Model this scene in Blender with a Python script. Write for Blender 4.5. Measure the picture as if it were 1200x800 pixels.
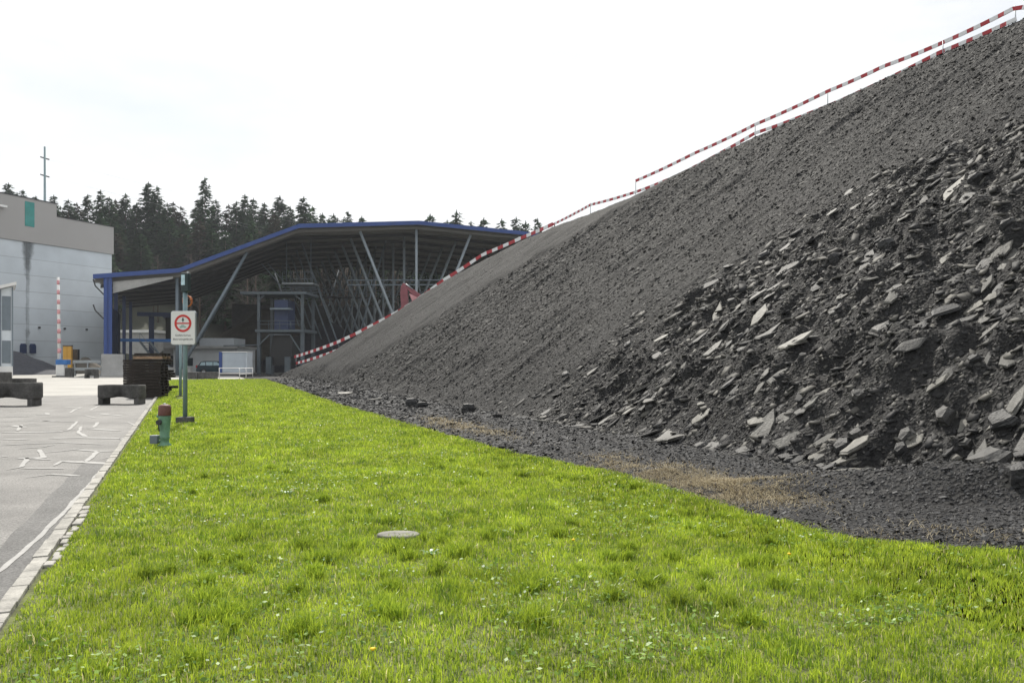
import bpy, bmesh, math, random
import numpy as np
from mathutils import Vector, Matrix
R = math.radians
random.seed(7); rng = np.random.default_rng(11)
for o in list(bpy.data.objects): bpy.data.objects.remove(o)
sc = bpy.context.scene; C = sc.collection

# ------------------------------------------------------------------ camera
F = 933.0; HOR = 423.0; EYE = 1.6
cam = bpy.data.objects.new('camera', bpy.data.cameras.new('camera')); C.objects.link(cam)
cam.location = (0, 0, EYE); cam.rotation_euler = (R(90), 0, 0)
cam.data.sensor_width = 36; cam.data.lens = F/1200*36
cam.data.shift_y = (HOR-400)/1200; cam.data.clip_end = 5000; cam.data.clip_start = .05
sc.camera = cam
# ------------------------------------------------------------------ light
SUN_EL = 50.0
sh = Vector((-0.25, 0.968, 0)).normalized()
sdir = Vector((sh.x*math.cos(R(SUN_EL)), sh.y*math.cos(R(SUN_EL)), math.sin(R(SUN_EL))))
sun = bpy.data.objects.new('sun', bpy.data.lights.new('sun', 'SUN')); C.objects.link(sun)
sun.data.energy = 5.0; sun.data.angle = R(0.6); sun.data.color = (1, .95, .86)
sun.rotation_euler = sdir.to_track_quat('Z', 'Y').to_euler()
wd = bpy.data.worlds.new('World'); sc.world = wd; wd.use_nodes = True
nt = wd.node_tree; nt.nodes.clear()
N = nt.nodes.new; L = nt.links.new
out = N('ShaderNodeOutputWorld'); bg = N('ShaderNodeBackground'); bg.inputs[1].default_value = .105
sky = N('ShaderNodeTexSky'); sky.sky_type = 'NISHITA'; sky.sun_disc = False
sky.sun_elevation = R(SUN_EL); sky.sun_rotation = math.atan2(sh.x, sh.y)
sky.air_density = 1.2; sky.dust_density = 2.0; sky.altitude = 500
tc = N('ShaderNodeTexCoord'); mp = N('ShaderNodeMapping'); mp.inputs['Scale'].default_value = (1, 1, 3.2)
no = N('ShaderNodeTexNoise'); no.inputs['Scale'].default_value = 2.1; no.inputs['Detail'].default_value = 7; no.inputs['Roughness'].default_value = .55
rp = N('ShaderNodeValToRGB'); rp.color_ramp.elements[0].position = .30; rp.color_ramp.elements[1].position = .50
rp.color_ramp.elements[0].color = (.60, .60, .60, 1)
mx = N('ShaderNodeMixRGB'); mx.inputs[2].default_value = (8.9, 9.0, 9.1, 1)
L(tc.outputs['Generated'], mp.inputs[0]); L(mp.outputs[0], no.inputs[0]); L(no.outputs[0], rp.inputs[0])
L(rp.outputs[0], mx.inputs[0]); L(sky.outputs[0], mx.inputs[1]); L(mx.outputs[0], bg.inputs[0]); L(bg.outputs[0], out.inputs[0])
vs = sc.view_settings; vs.view_transform = 'Standard'; vs.look = 'None'; vs.gamma = 1; vs.use_curve_mapping = False
vs.exposure = 0.16

# ------------------------------------------------------------------ frames
ANG = math.atan2(.371, .928)
U = Vector((math.cos(ANG), math.sin(ANG), 0)); Dv = Vector((-math.sin(ANG), math.cos(ANG), 0))
P0 = U*7.67
def W(w, s, z=0): return P0 + U*w + Dv*s + Vector((0, 0, z))
def toWS(x, y): return (x*U.x+y*U.y-7.67, x*Dv.x+y*Dv.y)
def at(px, Y, z=0): return Vector(((px-600)/F*Y, Y, z))
def zat(py, Y): return EYE+(HOR-py)/F*Y
def gnd(px, py): Y = EYE*F/(py-HOR); return Vector(((px-600)/F*Y, Y, 0))

# ------------------------------------------------------------------ noise
def _h(ix, iy, seed):
    n = (ix.astype(np.int64)*374761393 + iy.astype(np.int64)*668265263 + seed*2147483647) & 0xffffffff
    n = ((n ^ (n >> 13))*1274126177) & 0xffffffff
    n = (n ^ (n >> 16)) & 0xffffffff
    n = (n*2246822519) & 0xffffffff
    return ((n ^ (n >> 15)) & 0xffff)/65535.0
def vnoise(x, y, seed=0):
    x = np.asarray(x, float); y = np.asarray(y, float)
    ix = np.floor(x); iy = np.floor(y); fx = x-ix; fy = y-iy
    fx = fx*fx*(3-2*fx); fy = fy*fy*(3-2*fy)
    a = _h(ix, iy, seed); b = _h(ix+1, iy, seed); c = _h(ix, iy+1, seed); d = _h(ix+1, iy+1, seed)
    return (a*(1-fx)+b*fx)*(1-fy)+(c*(1-fx)+d*fx)*fy
def fbm(x, y, seed=0, o=4):
    t = 0; a = .5; f = 1; n = 0
    for k in range(o):
        t = t + a*vnoise(x*f+13.7*k, y*f-7.1*k, seed+k); n += a; a *= .5; f *= 2.03
    return t/n-.5

# ------------------------------------------------------------------ helpers
def tag(o, label=None, cat=None, group=None, kind=None):
    if label: o['label'] = label
    if cat: o['category'] = cat
    if group: o['group'] = group
    if kind: o['kind'] = kind
    return o
def thing(name, label, cat, loc=(0, 0, 0), rz=0, group=None):
    o = bpy.data.objects.new(name, None); C.objects.link(o); o.location = loc; o.rotation_euler = (0, 0, rz)
    o.empty_display_size = .2
    return tag(o, label, cat, group)
def copy_tree(o, parent=None):
    c = o.copy(); C.objects.link(c)
    if parent: c.parent = parent
    for ch in list(o.children): copy_tree(ch, c)
    return c
def place(proto, state, loc, rz=0, label=None, group=None, scale=None):
    o = proto if not state['used'] else copy_tree(proto)
    state['used'] = True
    o.location = loc; o.rotation_euler = (0, 0, rz)
    if scale: o.scale = scale if hasattr(scale, '__len__') else (scale,)*3
    if label: o['label'] = label
    if group: o['group'] = group
    return o
def np_mesh(name, co, loops, totals, mat, smooth=False, attrs=None):
    me = bpy.data.meshes.new(name); n = len(co)
    me.vertices.add(n); me.vertices.foreach_set('co', np.ascontiguousarray(co, dtype=np.float32).ravel())
    me.loops.add(len(loops)); me.loops.foreach_set('vertex_index', np.asarray(loops, dtype=np.int32))
    totals = np.asarray(totals, dtype=np.int32); me.polygons.add(len(totals))
    st = np.zeros(len(totals), dtype=np.int32); st[1:] = np.cumsum(totals)[:-1]
    me.polygons.foreach_set('loop_start', st)
    if smooth: me.polygons.foreach_set('use_smooth', np.ones(len(totals), dtype=bool))
    me.update(calc_edges=True)
    for k, v in (attrs or {}).items():
        a = me.attributes.new(k, 'FLOAT', 'POINT'); a.data.foreach_set('value', np.ascontiguousarray(v, dtype=np.float32))
    o = bpy.data.objects.new(name, me); C.objects.link(o); me.materials.append(mat)
    return o
def grid_mesh(name, xs, ys, zf, mat, smooth=True, attrs=None):
    X, Y = np.meshgrid(xs, ys); Z = zf(X, Y) if callable(zf) else zf
    co = np.stack([X.ravel(), Y.ravel(), Z.ravel()], 1); nx = len(xs); ny = len(ys)
    i = (np.arange(ny-1)[:, None]*nx+np.arange(nx-1)[None]).ravel()
    q = np.stack([i, i+1, i+nx+1, i+nx], 1).ravel()
    return np_mesh(name, co, q, np.full(len(i), 4), mat, smooth, attrs)
class MB:
    def __init__(s): s.v = []; s.f = []; s.sm = []
    def add(s, vs_, fs, smooth=False):
        b = len(s.v); s.v += [tuple(v) for v in vs_]
        for f in fs: s.f.append([i+b for i in f]); s.sm.append(smooth)
        return s
    def box(s, c, d, rot=None):
        x, y, z = d[0]/2, d[1]/2, d[2]/2
        vv = [Vector(p) for p in ((-x,-y,-z),(x,-y,-z),(x,y,-z),(-x,y,-z),(-x,-y,z),(x,-y,z),(x,y,z),(-x,y,z))]
        if rot is not None: vv = [rot @ v for v in vv]
        return s.add([v+Vector(c) for v in vv], [(3,2,1,0),(4,5,6,7),(0,1,5,4),(1,2,6,5),(2,3,7,6),(3,0,4,7)])
    def b2(s, x0, x1, y0, y1, z0, z1): return s.box(((x0+x1)/2,(y0+y1)/2,(z0+z1)/2),(abs(x1-x0),abs(y1-y0),abs(z1-z0)))
    def bar(s, p, q, w, h=None):
        p = Vector(p); q = Vector(q); d = q-p
        return s.box((p+q)/2, (w, h or w, d.length), d.to_track_quat('Z', 'Y').to_matrix())
    def tube(s, p, q, r, r2=None, n=10, cap=True):
        p = Vector(p); q = Vector(q); m = (q-p).to_track_quat('Z', 'Y').to_matrix(); r2 = r if r2 is None else r2
        vv = [p+m@Vector((r*math.cos(a*2*math.pi/n), r*math.sin(a*2*math.pi/n), 0)) for a in range(n)]
        vv += [q+m@Vector((r2*math.cos(a*2*math.pi/n), r2*math.sin(a*2*math.pi/n), 0)) for a in range(n)]
        s.add(vv, [(a, (a+1)%n, n+(a+1)%n, n+a) for a in range(n)], True)
        if cap: s.add(vv, [tuple(range(n))[::-1], tuple(range(n, 2*n))])
        return s
    def path(s, pts, r, n=8):
        for a, b in zip(pts[:-1], pts[1:]): s.tube(a, b, r, n=n)
        return s
    def lathe(s, prof, c=(0,0,0), n=20):
        vv = [(c[0]+r*math.cos(a*2*math.pi/n), c[1]+r*math.sin(a*2*math.pi/n), c[2]+z) for r, z in prof for a in range(n)]
        ff = [(k*n+a, k*n+(a+1)%n, (k+1)*n+(a+1)%n, (k+1)*n+a) for k in range(len(prof)-1) for a in range(n)]
        s.add(vv, ff, True)
        return s.add(vv, [tuple(range(n))[::-1], tuple(range((len(prof)-1)*n, len(prof)*n))])
    def prism(s, poly, y0, y1, ax='y'):
        n = len(poly)
        if ax == 'y': vv = [(a, y0, b) for a, b in poly]+[(a, y1, b) for a, b in poly]
        elif ax == 'x': vv = [(y0, a, b) for a, b in poly]+[(y1, a, b) for a, b in poly]
        else: vv = [(a, b, y0) for a, b in poly]+[(a, b, y1) for a, b in poly]
        return s.add(vv, [tuple(range(n))[::-1], tuple(range(n, 2*n))]+[(a, (a+1)%n, n+(a+1)%n, n+a) for a in range(n)])
    def build(s, name, mat, parent=None, bevel=0, seg=2):
        me = bpy.data.meshes.new(name); me.from_pydata(s.v, [], s.f)
        me.polygons.foreach_set('use_smooth', s.sm)
        bm = bmesh.new(); bm.from_mesh(me); bmesh.ops.remove_doubles(bm, verts=bm.verts, dist=1e-5)
        bmesh.ops.recalc_face_normals(bm, faces=bm.faces); bm.to_mesh(me); bm.free()
        me.materials.append(mat); me.update()
        o = bpy.data.objects.new(name, me); C.objects.link(o)
        if parent: o.parent = parent
        if bevel:
            m = o.modifiers.new('bevel', 'BEVEL'); m.width = bevel; m.segments = seg; m.limit_method = 'ANGLE'
        return o

# ------------------------------------------------------------------ materials
def mat(name, col, rough=.7, var=.25, scale=3.0, bump=0., bscale=30., metal=0., spec=.5, col2=None, stretch=(1,1,1), fine=.0, fscale=60., coords='Object'):
    m = bpy.data.materials.new(name); m.use_nodes = True; t = m.node_tree; n = t.nodes; l = t.links.new
    p = n['Principled BSDF']; p.inputs['Roughness'].default_value = rough; p.inputs['Metallic'].default_value = metal
    p.inputs['Specular IOR Level'].default_value = spec
    tc = n.new('ShaderNodeTexCoord'); mpn = n.new('ShaderNodeMapping'); mpn.inputs['Scale'].default_value = stretch
    l(tc.outputs[coords], mpn.inputs[0])
    no = n.new('ShaderNodeTexNoise'); no.inputs['Scale'].default_value = scale; no.inputs['Detail'].default_value = 8; no.inputs['Roughness'].default_value = .6
    l(mpn.outputs[0], no.inputs[0])
    rp = n.new('ShaderNodeValToRGB'); rp.color_ramp.elements[0].position = .3; rp.color_ramp.elements[1].position = .7
    c1 = [c*(1-var) for c in col]; c2 = [min(1, c*(1+var)) for c in col] if col2 is None else col2
    rp.color_ramp.elements[0].color = (*c1, 1); rp.color_ramp.elements[1].color = (*c2, 1)
    l(no.outputs[0], rp.inputs[0]); colout = rp.outputs[0]
    if fine:
        n2 = n.new('ShaderNodeTexNoise'); n2.inputs['Scale'].default_value = fscale; n2.inputs['Detail'].default_value = 3; l(mpn.outputs[0], n2.inputs[0])
        mr = n.new('ShaderNodeMapRange'); mr.inputs[1].default_value = .3; mr.inputs[2].default_value = .7; mr.inputs[3].default_value = 1-fine; mr.inputs[4].default_value = 1+fine
        l(n2.outputs[0], mr.inputs[0]); mm = n.new('ShaderNodeVectorMath'); mm.operation = 'SCALE'; l(colout, mm.inputs[0]); l(mr.outputs[0], mm.inputs['Scale']); colout = mm.outputs[0]
    l(colout, p.inputs['Base Color'])
    if bump:
        nb = n.new('ShaderNodeTexNoise'); nb.inputs['Scale'].default_value = bscale; nb.inputs['Detail'].default_value = 6; l(mpn.outputs[0], nb.inputs[0])
        bp = n.new('ShaderNodeBump'); bp.inputs['Strength'].default_value = bump; bp.inputs['Distance'].default_value = .02
        l(nb.outputs[0], bp.inputs['Height']); l(bp.outputs[0], p.inputs['Normal'])
    m['out'] = 1
    return m
def shard_mat(name, c_dark, c_light, rough=.55, pos=(.45, .95), hue=None):
    """per-piece random colour from the point attribute rnd"""
    m = bpy.data.materials.new(name); m.use_nodes = True; t = m.node_tree; n = t.nodes; l = t.links.new
    p = n['Principled BSDF']; p.inputs['Roughness'].default_value = rough
    a = n.new('ShaderNodeAttribute'); a.attribute_name = 'rnd'
    rp = n.new('ShaderNodeValToRGB'); rp.color_ramp.elements[0].position = pos[0]; rp.color_ramp.elements[1].position = pos[1]
    rp.color_ramp.elements[0].color = (*c_dark, 1); rp.color_ramp.elements[1].color = (*c_light, 1)
    l(a.outputs['Fac'], rp.inputs[0]); l(rp.outputs[0], p.inputs['Base Color'])
    return m
M = {}
M['asphalt'] = mat('asphalt', (.155,.150,.143), .72, .30, .9, .8, 60, fine=.42, fscale=45, spec=.5)
M['patch'] = mat('asphalt_patch', (.12,.118,.115), .8, .2, 1.2, .8, 60, fine=.42, fscale=45)
M['yard'] = mat('yard_concrete', (.30,.29,.268), .75, .2, .25, .3, 20, fine=.1, fscale=9)
M['seal'] = mat('sealant_sheen', (.26,.256,.245), .5, .25, 8, .2, 60)  # dark glossy bitumen, its sheen put into a pale base colour
M['kerb'] = mat('kerbstone', (.30,.29,.265), .85, .35, 6, .5, 60, fine=.14, fscale=50)
M['soil'] = mat('soil', (.10,.115,.035), .95, .45, 3.0, .8, 25, fine=.3, fscale=40)
M['terrain'] = mat('terrain', (.040,.042,.028), .95, .4, .08, .3, 2)
M['concrete'] = mat('concrete', (.40,.40,.39), .9, .2, .8, .3, 20, fine=.08, fscale=10)
M['concrete_dark'] = mat('weathered_concrete', (.075,.073,.07), .95, .5, 2.2, .6, 25, fine=.25, fscale=20)
M['white'] = mat('white_paint', (.72,.72,.70), .6, .08, 1)
M['offwhite'] = mat('render_white', (.62,.65,.66), .8, .1, .5)
M['clad'] = mat('taupe_cladding', (.33,.32,.31), .6, .05, .1)
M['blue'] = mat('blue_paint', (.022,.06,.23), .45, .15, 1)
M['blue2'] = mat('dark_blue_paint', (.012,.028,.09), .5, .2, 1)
M['blue3'] = mat('bright_blue_paint', (.03,.16,.45), .5, .2, 1)
M['steel'] = mat('galvanised_steel', (.36,.39,.41), .5, .15, 3, metal=.5)
M['steelblue'] = mat('painted_steel', (.145,.18,.21), .5, .12, 2)
M['post'] = mat('post_paint', (.17,.25,.27), .45, .2, 6, .15, 30)
M['dark'] = mat('dark_steel', (.035,.036,.04), .6, .3, 2)
M['black'] = mat('black', (.012,.012,.013), .6, .3, 2)
M['teal'] = mat('teal_glass', (.02,.22,.20), .25, .2, 1)
M['roof_under'] = mat('roof_sheet', (.20,.195,.185), .7, .12, .3, stretch=(1, 1, 1))
M['roof_top'] = mat('roof_top', (.25,.26,.27), .5, .12, .4)
M['red'] = mat('red_paint', (.55,.025,.02), .45, .12, 5)
M['pink'] = mat('faded_red', (.24,.075,.09), .6, .25, 2.5)
M['pinklight'] = mat('faded_pink', (.62,.30,.32), .6, .2, 2.5)
M['yellow'] = mat('yellow_paint', (.55,.30,.04), .5, .15, 2)
M['hyd_green'] = mat('hydrant_green', (.12,.25,.165), .55, .3, 7, .25, 40, fine=.15, fscale=50)
M['hyd_red'] = mat('hydrant_red', (.13,.05,.042), .6, .25, 14, .2, 50)
M['letter'] = mat('sign_letter', (.05,.05,.06), .6, .05, 5)
M['ghost'] = mat('sign_symbol', (.03,.06,.05), .6, .05, 5)
M['ghost2'] = mat('sign_symbol_faded', (.30,.42,.38), .6, .05, 5)
M['bark'] = mat('bark', (.07,.05,.038), .95, .3, 3, .5, 10)
M['pallet'] = mat('weathered_wood', (.024,.018,.014), .9, .5, 6, .4, 40, stretch=(1, 6, 6))
M['pallet_brown'] = mat('brown_wood', (.30,.20,.13), .85, .35, 6, .4, 40)
M['claypile'] = mat('clay', (.13,.115,.095), .95, .3, .6, .8, 3)
M['tarmac_black'] = mat('black_grit', (.055,.057,.07), .85, .25, 3, .8, 12)
M['glass_dark'] = mat('dark_glass', (.02,.035,.045), .1, .1, 1)
M['carpaint'] = mat('car_paint', (.012,.035,.05), .25, .1, 1)
M['tyre'] = mat('tyre', (.015,.015,.015), .8, .1, 1)
M['lamp_red'] = mat('tail_lamp', (.45,.01,.01), .3, .05, 1)
M['container'] = mat('container_white', (.62,.67,.71), .5, .08, 1)
M['tealbox'] = mat('dark_green_box', (.01,.03,.03), .4, .1, 2)
M['screen'] = mat('pale_panel', (.45,.62,.68), .2, .25, 10)
M['orange'] = mat('orange_cable', (.45,.14,.04), .5, .1, 2)
M['slabstone'] = mat('cover_stone', (.20,.195,.175), .9, .4, 7, .4, 40)

# slate materials
def slate_ground(name, s=1.0, warm=0.0):
    m = bpy.data.materials.new(name); m.use_nodes = True; t = m.node_tree; n = t.nodes; l = t.links.new
    p = n['Principled BSDF']; p.inputs['Roughness'].default_value = .85; p.inputs['Specular IOR Level'].default_value = .3
    tc = n.new('ShaderNodeTexCoord')
    mp1 = n.new('ShaderNodeMapping'); mp1.inputs['Scale'].default_value = (.10, .9, .1); l(tc.outputs['Object'], mp1.inputs[0])
    st = n.new('ShaderNodeTexNoise'); st.inputs['Scale'].default_value = 1.6; st.inputs['Detail'].default_value = 6; l(mp1.outputs[0], st.inputs[0])
    vo = n.new('ShaderNodeTexVoronoi'); vo.inputs['Scale'].default_value = 19; vo.inputs['Randomness'].default_value = 1
    mp2 = n.new('ShaderNodeMapping'); mp2.inputs['Scale'].default_value = (.7, 1.2, 1.0); l(tc.outputs['Object'], mp2.inputs[0]); l(mp2.outputs[0], vo.inputs['Vector'])
    rp = n.new('ShaderNodeValToRGB'); e = rp.color_ramp.elements
    e[0].position = 0.1; e[0].color = (.030*s, .030*s, .033*s, 1); e[1].position = .95; e[1].color = (.115*s, .112*s, .110*s, 1)
    l(vo.outputs['Color'], rp.inputs[0])
    mr = n.new('ShaderNodeMapRange'); mr.inputs[1].default_value = .3; mr.inputs[2].default_value = .7; mr.inputs[3].default_value = .7; mr.inputs[4].default_value = 1.35; l(st.outputs[0], mr.inputs[0])
    mm = n.new('ShaderNodeVectorMath'); mm.operation = 'SCALE'; l(rp.outputs[0], mm.inputs[0]); l(mr.outputs[0], mm.inputs['Scale'])
    l(mm.outputs[0], p.inputs['Base Color'])
    nb = n.new('ShaderNodeTexNoise'); nb.inputs['Scale'].default_value = 14; nb.inputs['Detail'].default_value = 6; l(tc.outputs['Object'], nb.inputs[0])
    ad = n.new('ShaderNodeMath'); ad.operation = 'ADD'; l(vo.outputs['Distance'], ad.inputs[0]); l(nb.outputs[0], ad.inputs[1])
    bp = n.new('ShaderNodeBump'); bp.inputs['Strength'].default_value = .9; bp.inputs['Distance'].default_value = .025
    l(ad.outputs[0], bp.inputs['Height']); l(bp.outputs[0], p.inputs['Normal'])
    return m
M['heap'] = slate_ground('slate_heap_surface', .22)
M['strip'] = slate_ground('slate_gravel', .33)
M['flake'] = shard_mat('slate_flakes', (.0085,.0085,.009), (.067,.065,.060), .8, (.45, 1.0))
M['flake_strip'] = shard_mat('slate_grit', (.015,.016,.019), (.070,.070,.071), .75, (.5, 1.0))
M['slab_stuff'] = shard_mat('slate_rubble', (.012,.012,.013), (.10,.095,.084), .75, (.35, 1.0))
def rock_mat(name, c, v=.35):
    m = mat(name, c, .62, v, 3.0, .7, 14, fine=.18, fscale=25)
    return m
M['slabs'] = [rock_mat('slate_pale', (.125,.12,.105)), rock_mat('slate_mid', (.075,.073,.066)), rock_mat('slate_grey', (.045,.044,.042)), rock_mat('slate_dark', (.022,.022,.023))]

# leaf-type
def leaf_mat(name, c0, c1, c2=None, trans=.45, rough=.45, spec=.4, nscale=.5):
    m = bpy.data.materials.new(name); m.use_nodes = True; t = m.node_tree; n = t.nodes; l = t.links.new
    p = n['Principled BSDF']; p.inputs['Roughness'].default_value = rough; p.inputs['Specular IOR Level'].default_value = spec
    a = n.new('ShaderNodeAttribute'); a.attribute_name = 'rnd'
    rp = n.new('ShaderNodeValToRGB'); e = rp.color_ramp.elements; e[0].color = (*c0, 1); e[1].color = (*c1, 1); e[0].position = .05; e[1].position = .85
    if c2: x = e.new(.985); x.color = (*c2, 1); e[1].position = .93
    l(a.outputs['Fac'], rp.inputs[0])
    tc = n.new('ShaderNodeTexCoord'); no = n.new('ShaderNodeTexNoise'); no.inputs['Scale'].default_value = nscale; no.inputs['Detail'].default_value = 5; l(tc.outputs['Object'], no.inputs[0])
    mr = n.new('ShaderNodeMapRange'); mr.inputs[1].default_value = .3; mr.inputs[2].default_value = .7; mr.inputs[3].default_value = .78; mr.inputs[4].default_value = 1.2; l(no.outputs[0], mr.inputs[0])
    mm = n.new('ShaderNodeVectorMath'); mm.operation = 'SCALE'; l(rp.outputs[0], mm.inputs[0]); l(mr.outputs[0], mm.inputs['Scale'])
    l(mm.outputs[0], p.inputs['Base Color'])
    tr = n.new('ShaderNodeBsdfTranslucent'); l(mm.outputs[0], tr.inputs[0])
    ms = n.new('ShaderNodeMixShader'); ms.inputs[0].default_value = trans
    l(p.outputs[0], ms.inputs[1]); l(tr.outputs[0], ms.inputs[2]); l(ms.outputs[0], n['Material Output'].inputs[0])
    return m
M['grass'] = leaf_mat('grass_blades', (.10,.19,.018), (.53,.64,.062), (.70,.62,.34), .5, .36, .6, 1.3)
M['weed'] = leaf_mat('weed_leaf', (.10,.19,.03), (.24,.38,.05), None, .4, .45, .4)
M['drygrass'] = leaf_mat('dry_grass', (.17,.13,.075), (.56,.49,.34), None, .35, .7, .2)
M['needle'] = leaf_mat('needles', (.026,.050,.028), (.060,.098,.052), None, .15, .9, .0, .3)
M['needle2'] = leaf_mat('needles_brown', (.045,.046,.036), (.085,.080,.060), None, .15, .9, .0, .3)
M['twig'] = leaf_mat('twigs', (.045,.040,.036), (.095,.083,.075), None, .05, .8, .2, .3)
#--STRUCTURE--
# ------------------------------------------------------------------ ground
def kerb_w(s): return -8.645-.0125*s
def terr(x, y):
    wv = x*U.x+y*U.y-7.67; sv = x*Dv.x+y*Dv.y
    t = np.clip((sv-146)/75, 0, 1); h = 24*t*t*(3-2*t)
    h = h + np.clip((sv-221)*.03, 0, 12)
    h = h*(1-.45*np.clip((wv-5)/60, 0, 1)) + t*fbm(x*.03, y*.03, 3)*5
    return h-.02
g = grid_mesh('ground', np.concatenate([np.linspace(-2500,-320,8), np.arange(-300,301,8.), np.linspace(320,2500,8)]),
              np.concatenate([np.linspace(-2500,-60,8), np.arange(-40,420,8.), np.linspace(440,3000,8)]), terr, M['terrain']); tag(g, kind='structure')
def ribbon_sheet(name, left, right, s0, s1, z, m, step=2.0, jl=0, jr=0, zr=None):
    ss = np.arange(s0, s1+1e-6, step); vv = []; ff = []
    for i, s in enumerate(ss):
        a = left(s) + (jl*float(fbm(s*1.3, 5.1, 21)) if jl else 0); b = right(s) + (jr*float(fbm(s*2.3, 9.7, 22)) if jr else 0)
        vv += [W(a, s, z), W(b, s, z)]
        if i: k = 2*i; ff.append((k-2, k-1, k+1, k))
    mb = MB(); mb.add(vv, ff); return tag(mb.build(name, m), kind='structure')
ribbon_sheet('road', lambda s: -70, lambda s: kerb_w(s)-.11, -30, 42, .004, M['asphalt'])
ribbon_sheet('concrete_yard', lambda s: -95, lambda s: (kerb_w(s)-.11 if s < 71 else 30), 42, 146, .004, M['yard'], 1.0)  # paler sheet puts the backlit brightening of the far ground into its colour
ribbon_sheet('asphalt_patch', lambda s: kerb_w(s)-.11-.36, lambda s: kerb_w(s)-.11, -20, 14, .008, M['patch'], .25, jl=.05)
ribbon_sheet('verge_soil', lambda s: kerb_w(s), lambda s: -.3, -20, 71, .03, M['soil'], 1.0)
# kerb: flat setts in a row, second broken row beside it
mb = MB(); s = -20.0
while s < 70:
    ln = random.uniform(.19, .24)
    a = kerb_w(s); dz = random.uniform(-.006, .006); off = random.uniform(-.006, .006)
    c = W(a-.055+off, s+ln/2, .03+dz); rot = Matrix.Rotation(ANG+.02+random.uniform(-.01, .01), 3, 'Z')
    mb.box(c, (.105, ln-.004, .07), rot); s += ln
tag(mb.build('kerb', M['kerb'], bevel=.005), kind='structure')
mb = MB(); s = 5.0
while s < 60:
    ln = random.uniform(.12, .22)
    if float(vnoise(s*.5, 3.3, 5)) > .62 or 6.9 < s < 9.5:
        mb.box(W(kerb_w(s)+.045+random.uniform(-.015, .02), s+ln/2, .028+random.uniform(-.006, .01)), (random.uniform(.04, .08), ln-.03, .045), Matrix.Rotation(ANG+random.uniform(-.08, .08), 3, 'Z'))
    s += ln
tag(mb.build('edge_setts', M['kerb'], bevel=.01), kind='structure')
# crack repair lines, paler than their dark bitumen to paint in its sheen
lines = [([(0,522),(40,520),(75,519),(120,521)],.03),([(30,560),(60,556),(95,558)],.03),([(48,531),(80,528),(100,524)],.04),([(120,538),(145,533),(150,527)],.05),([(5,488),(35,488)],.04),([(70,489),(100,487),(112,490)],.04),([(20,505),(26,498),(45,496)],.05),([(95,500),(92,507),(101,512)],.05),
 ([(0,672),(30,645),(60,615),(85,590),(105,568),(118,552),(130,544)], .045),
 ([(8,551),(25,547.5),(32,537),(52,537),(46,527)], .05), ([(25,549),(75,549.5)], .03), ([(64,546),(72,541),(100,542),(130,544)], .06),
 ([(101,541),(115,529)], .07), ([(86,527),(115,529),(137,529)], .035), ([(22,526),(50,524),(65,521)], .05), ([(0,515),(35,515)], .05),
 ([(0,507),(37,507),(70,506),(80,504),(91,494)], .06), ([(57,514),(95,513),(135,514),(160,515)], .05), ([(100,502),(110,501),(115,495)], .06),
 ([(102,502.5),(142,505)], .05), ([(42,486),(57,486),(54,484)], .07), ([(45,494),(70,493)], .05), ([(82,484),(88,480),(96,477)], .06), ([(105,481),(117,475)], .06),
 ([(117,485),(140,487),(155,485)], .07), ([(0,500),(15,499),(30,501)], .07), ([(20,537),(60,539)], .03), ([(140,514),(150,520),(158,514)], .04),
 ([(0,494),(40,493.5),(90,494)], .03), ([(60,478),(75,477),(90,478)], .05), ([(10,483),(30,481)], .05), ([(130,497),(150,495),(160,499)], .03), ([(0,536),(10,535)], .05)]
mb = MB()
for pts, wd_ in lines:
    P = [gnd(*p) for p in pts]; Q = []
    for a, b in zip(P[:-1], P[1:]):
        n = max(2, int((b-a).length/.12)); Q += [a.lerp(b, k/n) for k in range(n)]
    Q.append(P[-1]); vv = []; ff = []
    for i, q in enumerate(Q):
        t = (Q[min(i+1, len(Q)-1)]-Q[max(i-1, 0)]).normalized(); nn = Vector((-t.y, t.x, 0))
        j = nn*float(fbm(q.x*3, q.y*3, 31))*.05; hw = wd_*(.6+2.0*abs(t.x)**2)*(.75+.6*float(vnoise(q.x*4, q.y*4, 33)))/1.6*(1 if 0 < i < len(Q)-1 else .3)
        vv += [q+j+nn*hw+Vector((0,0,.012)), q+j-nn*hw+Vector((0,0,.012))]
        if i: k = 2*i; ff.append((k-2, k-1, k+1, k))
    mb.add(vv, ff)
tag(mb.build('crack_sealant', M['seal']), kind='structure')

# ------------------------------------------------------------------ the heap
T = .70
cs = np.array([-40,-15,19.7,23.8,29.5,35.8,39.8,44,49.7,54.9,58.3,61.0,63.2,65.2,68.7,75.3,83,90,95]); cz = np.array([15.5,15.0,13.98,13.75,13.28,12.25,11.3,10.95,11.2,10.9,10.0,9.2,7.0,4.9,2.9,1.45,.42,-.2,-.8])+.02
def crest(s): return np.interp(s, cs, cz)
gs = np.array([-20,3.6,4.3,4.8,5.4,6.5,9.5,12,15,28,50,71,80]); gw = np.array([-.5,-.7,-1.1,-1.7,-2.3,-2.33,-2.15,-2.5,-2.75,-2.75,-2.25,-1.9,-1.5])
def grass_w(s): return np.interp(s, gs, gw)
sbw = np.array([-1,0,4,9.3,10.9,14,20]); sbs = np.array([21,20.5,19.5,17,13.5,6,-4])
def coarse(w, s):
    b = np.interp(w, sbw, sbs)+fbm(w*.5, s*.2, 41)*4
    return np.clip((b-s)/4.0+.1, 0, 1)
def far_fan(w, s):
    return np.clip((s-(49.6-.82*w)+fbm(w*.5, s*.1, 57)*1.2)/.8, 0, 1)*np.clip(w/1.5, 0, 1)
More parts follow.
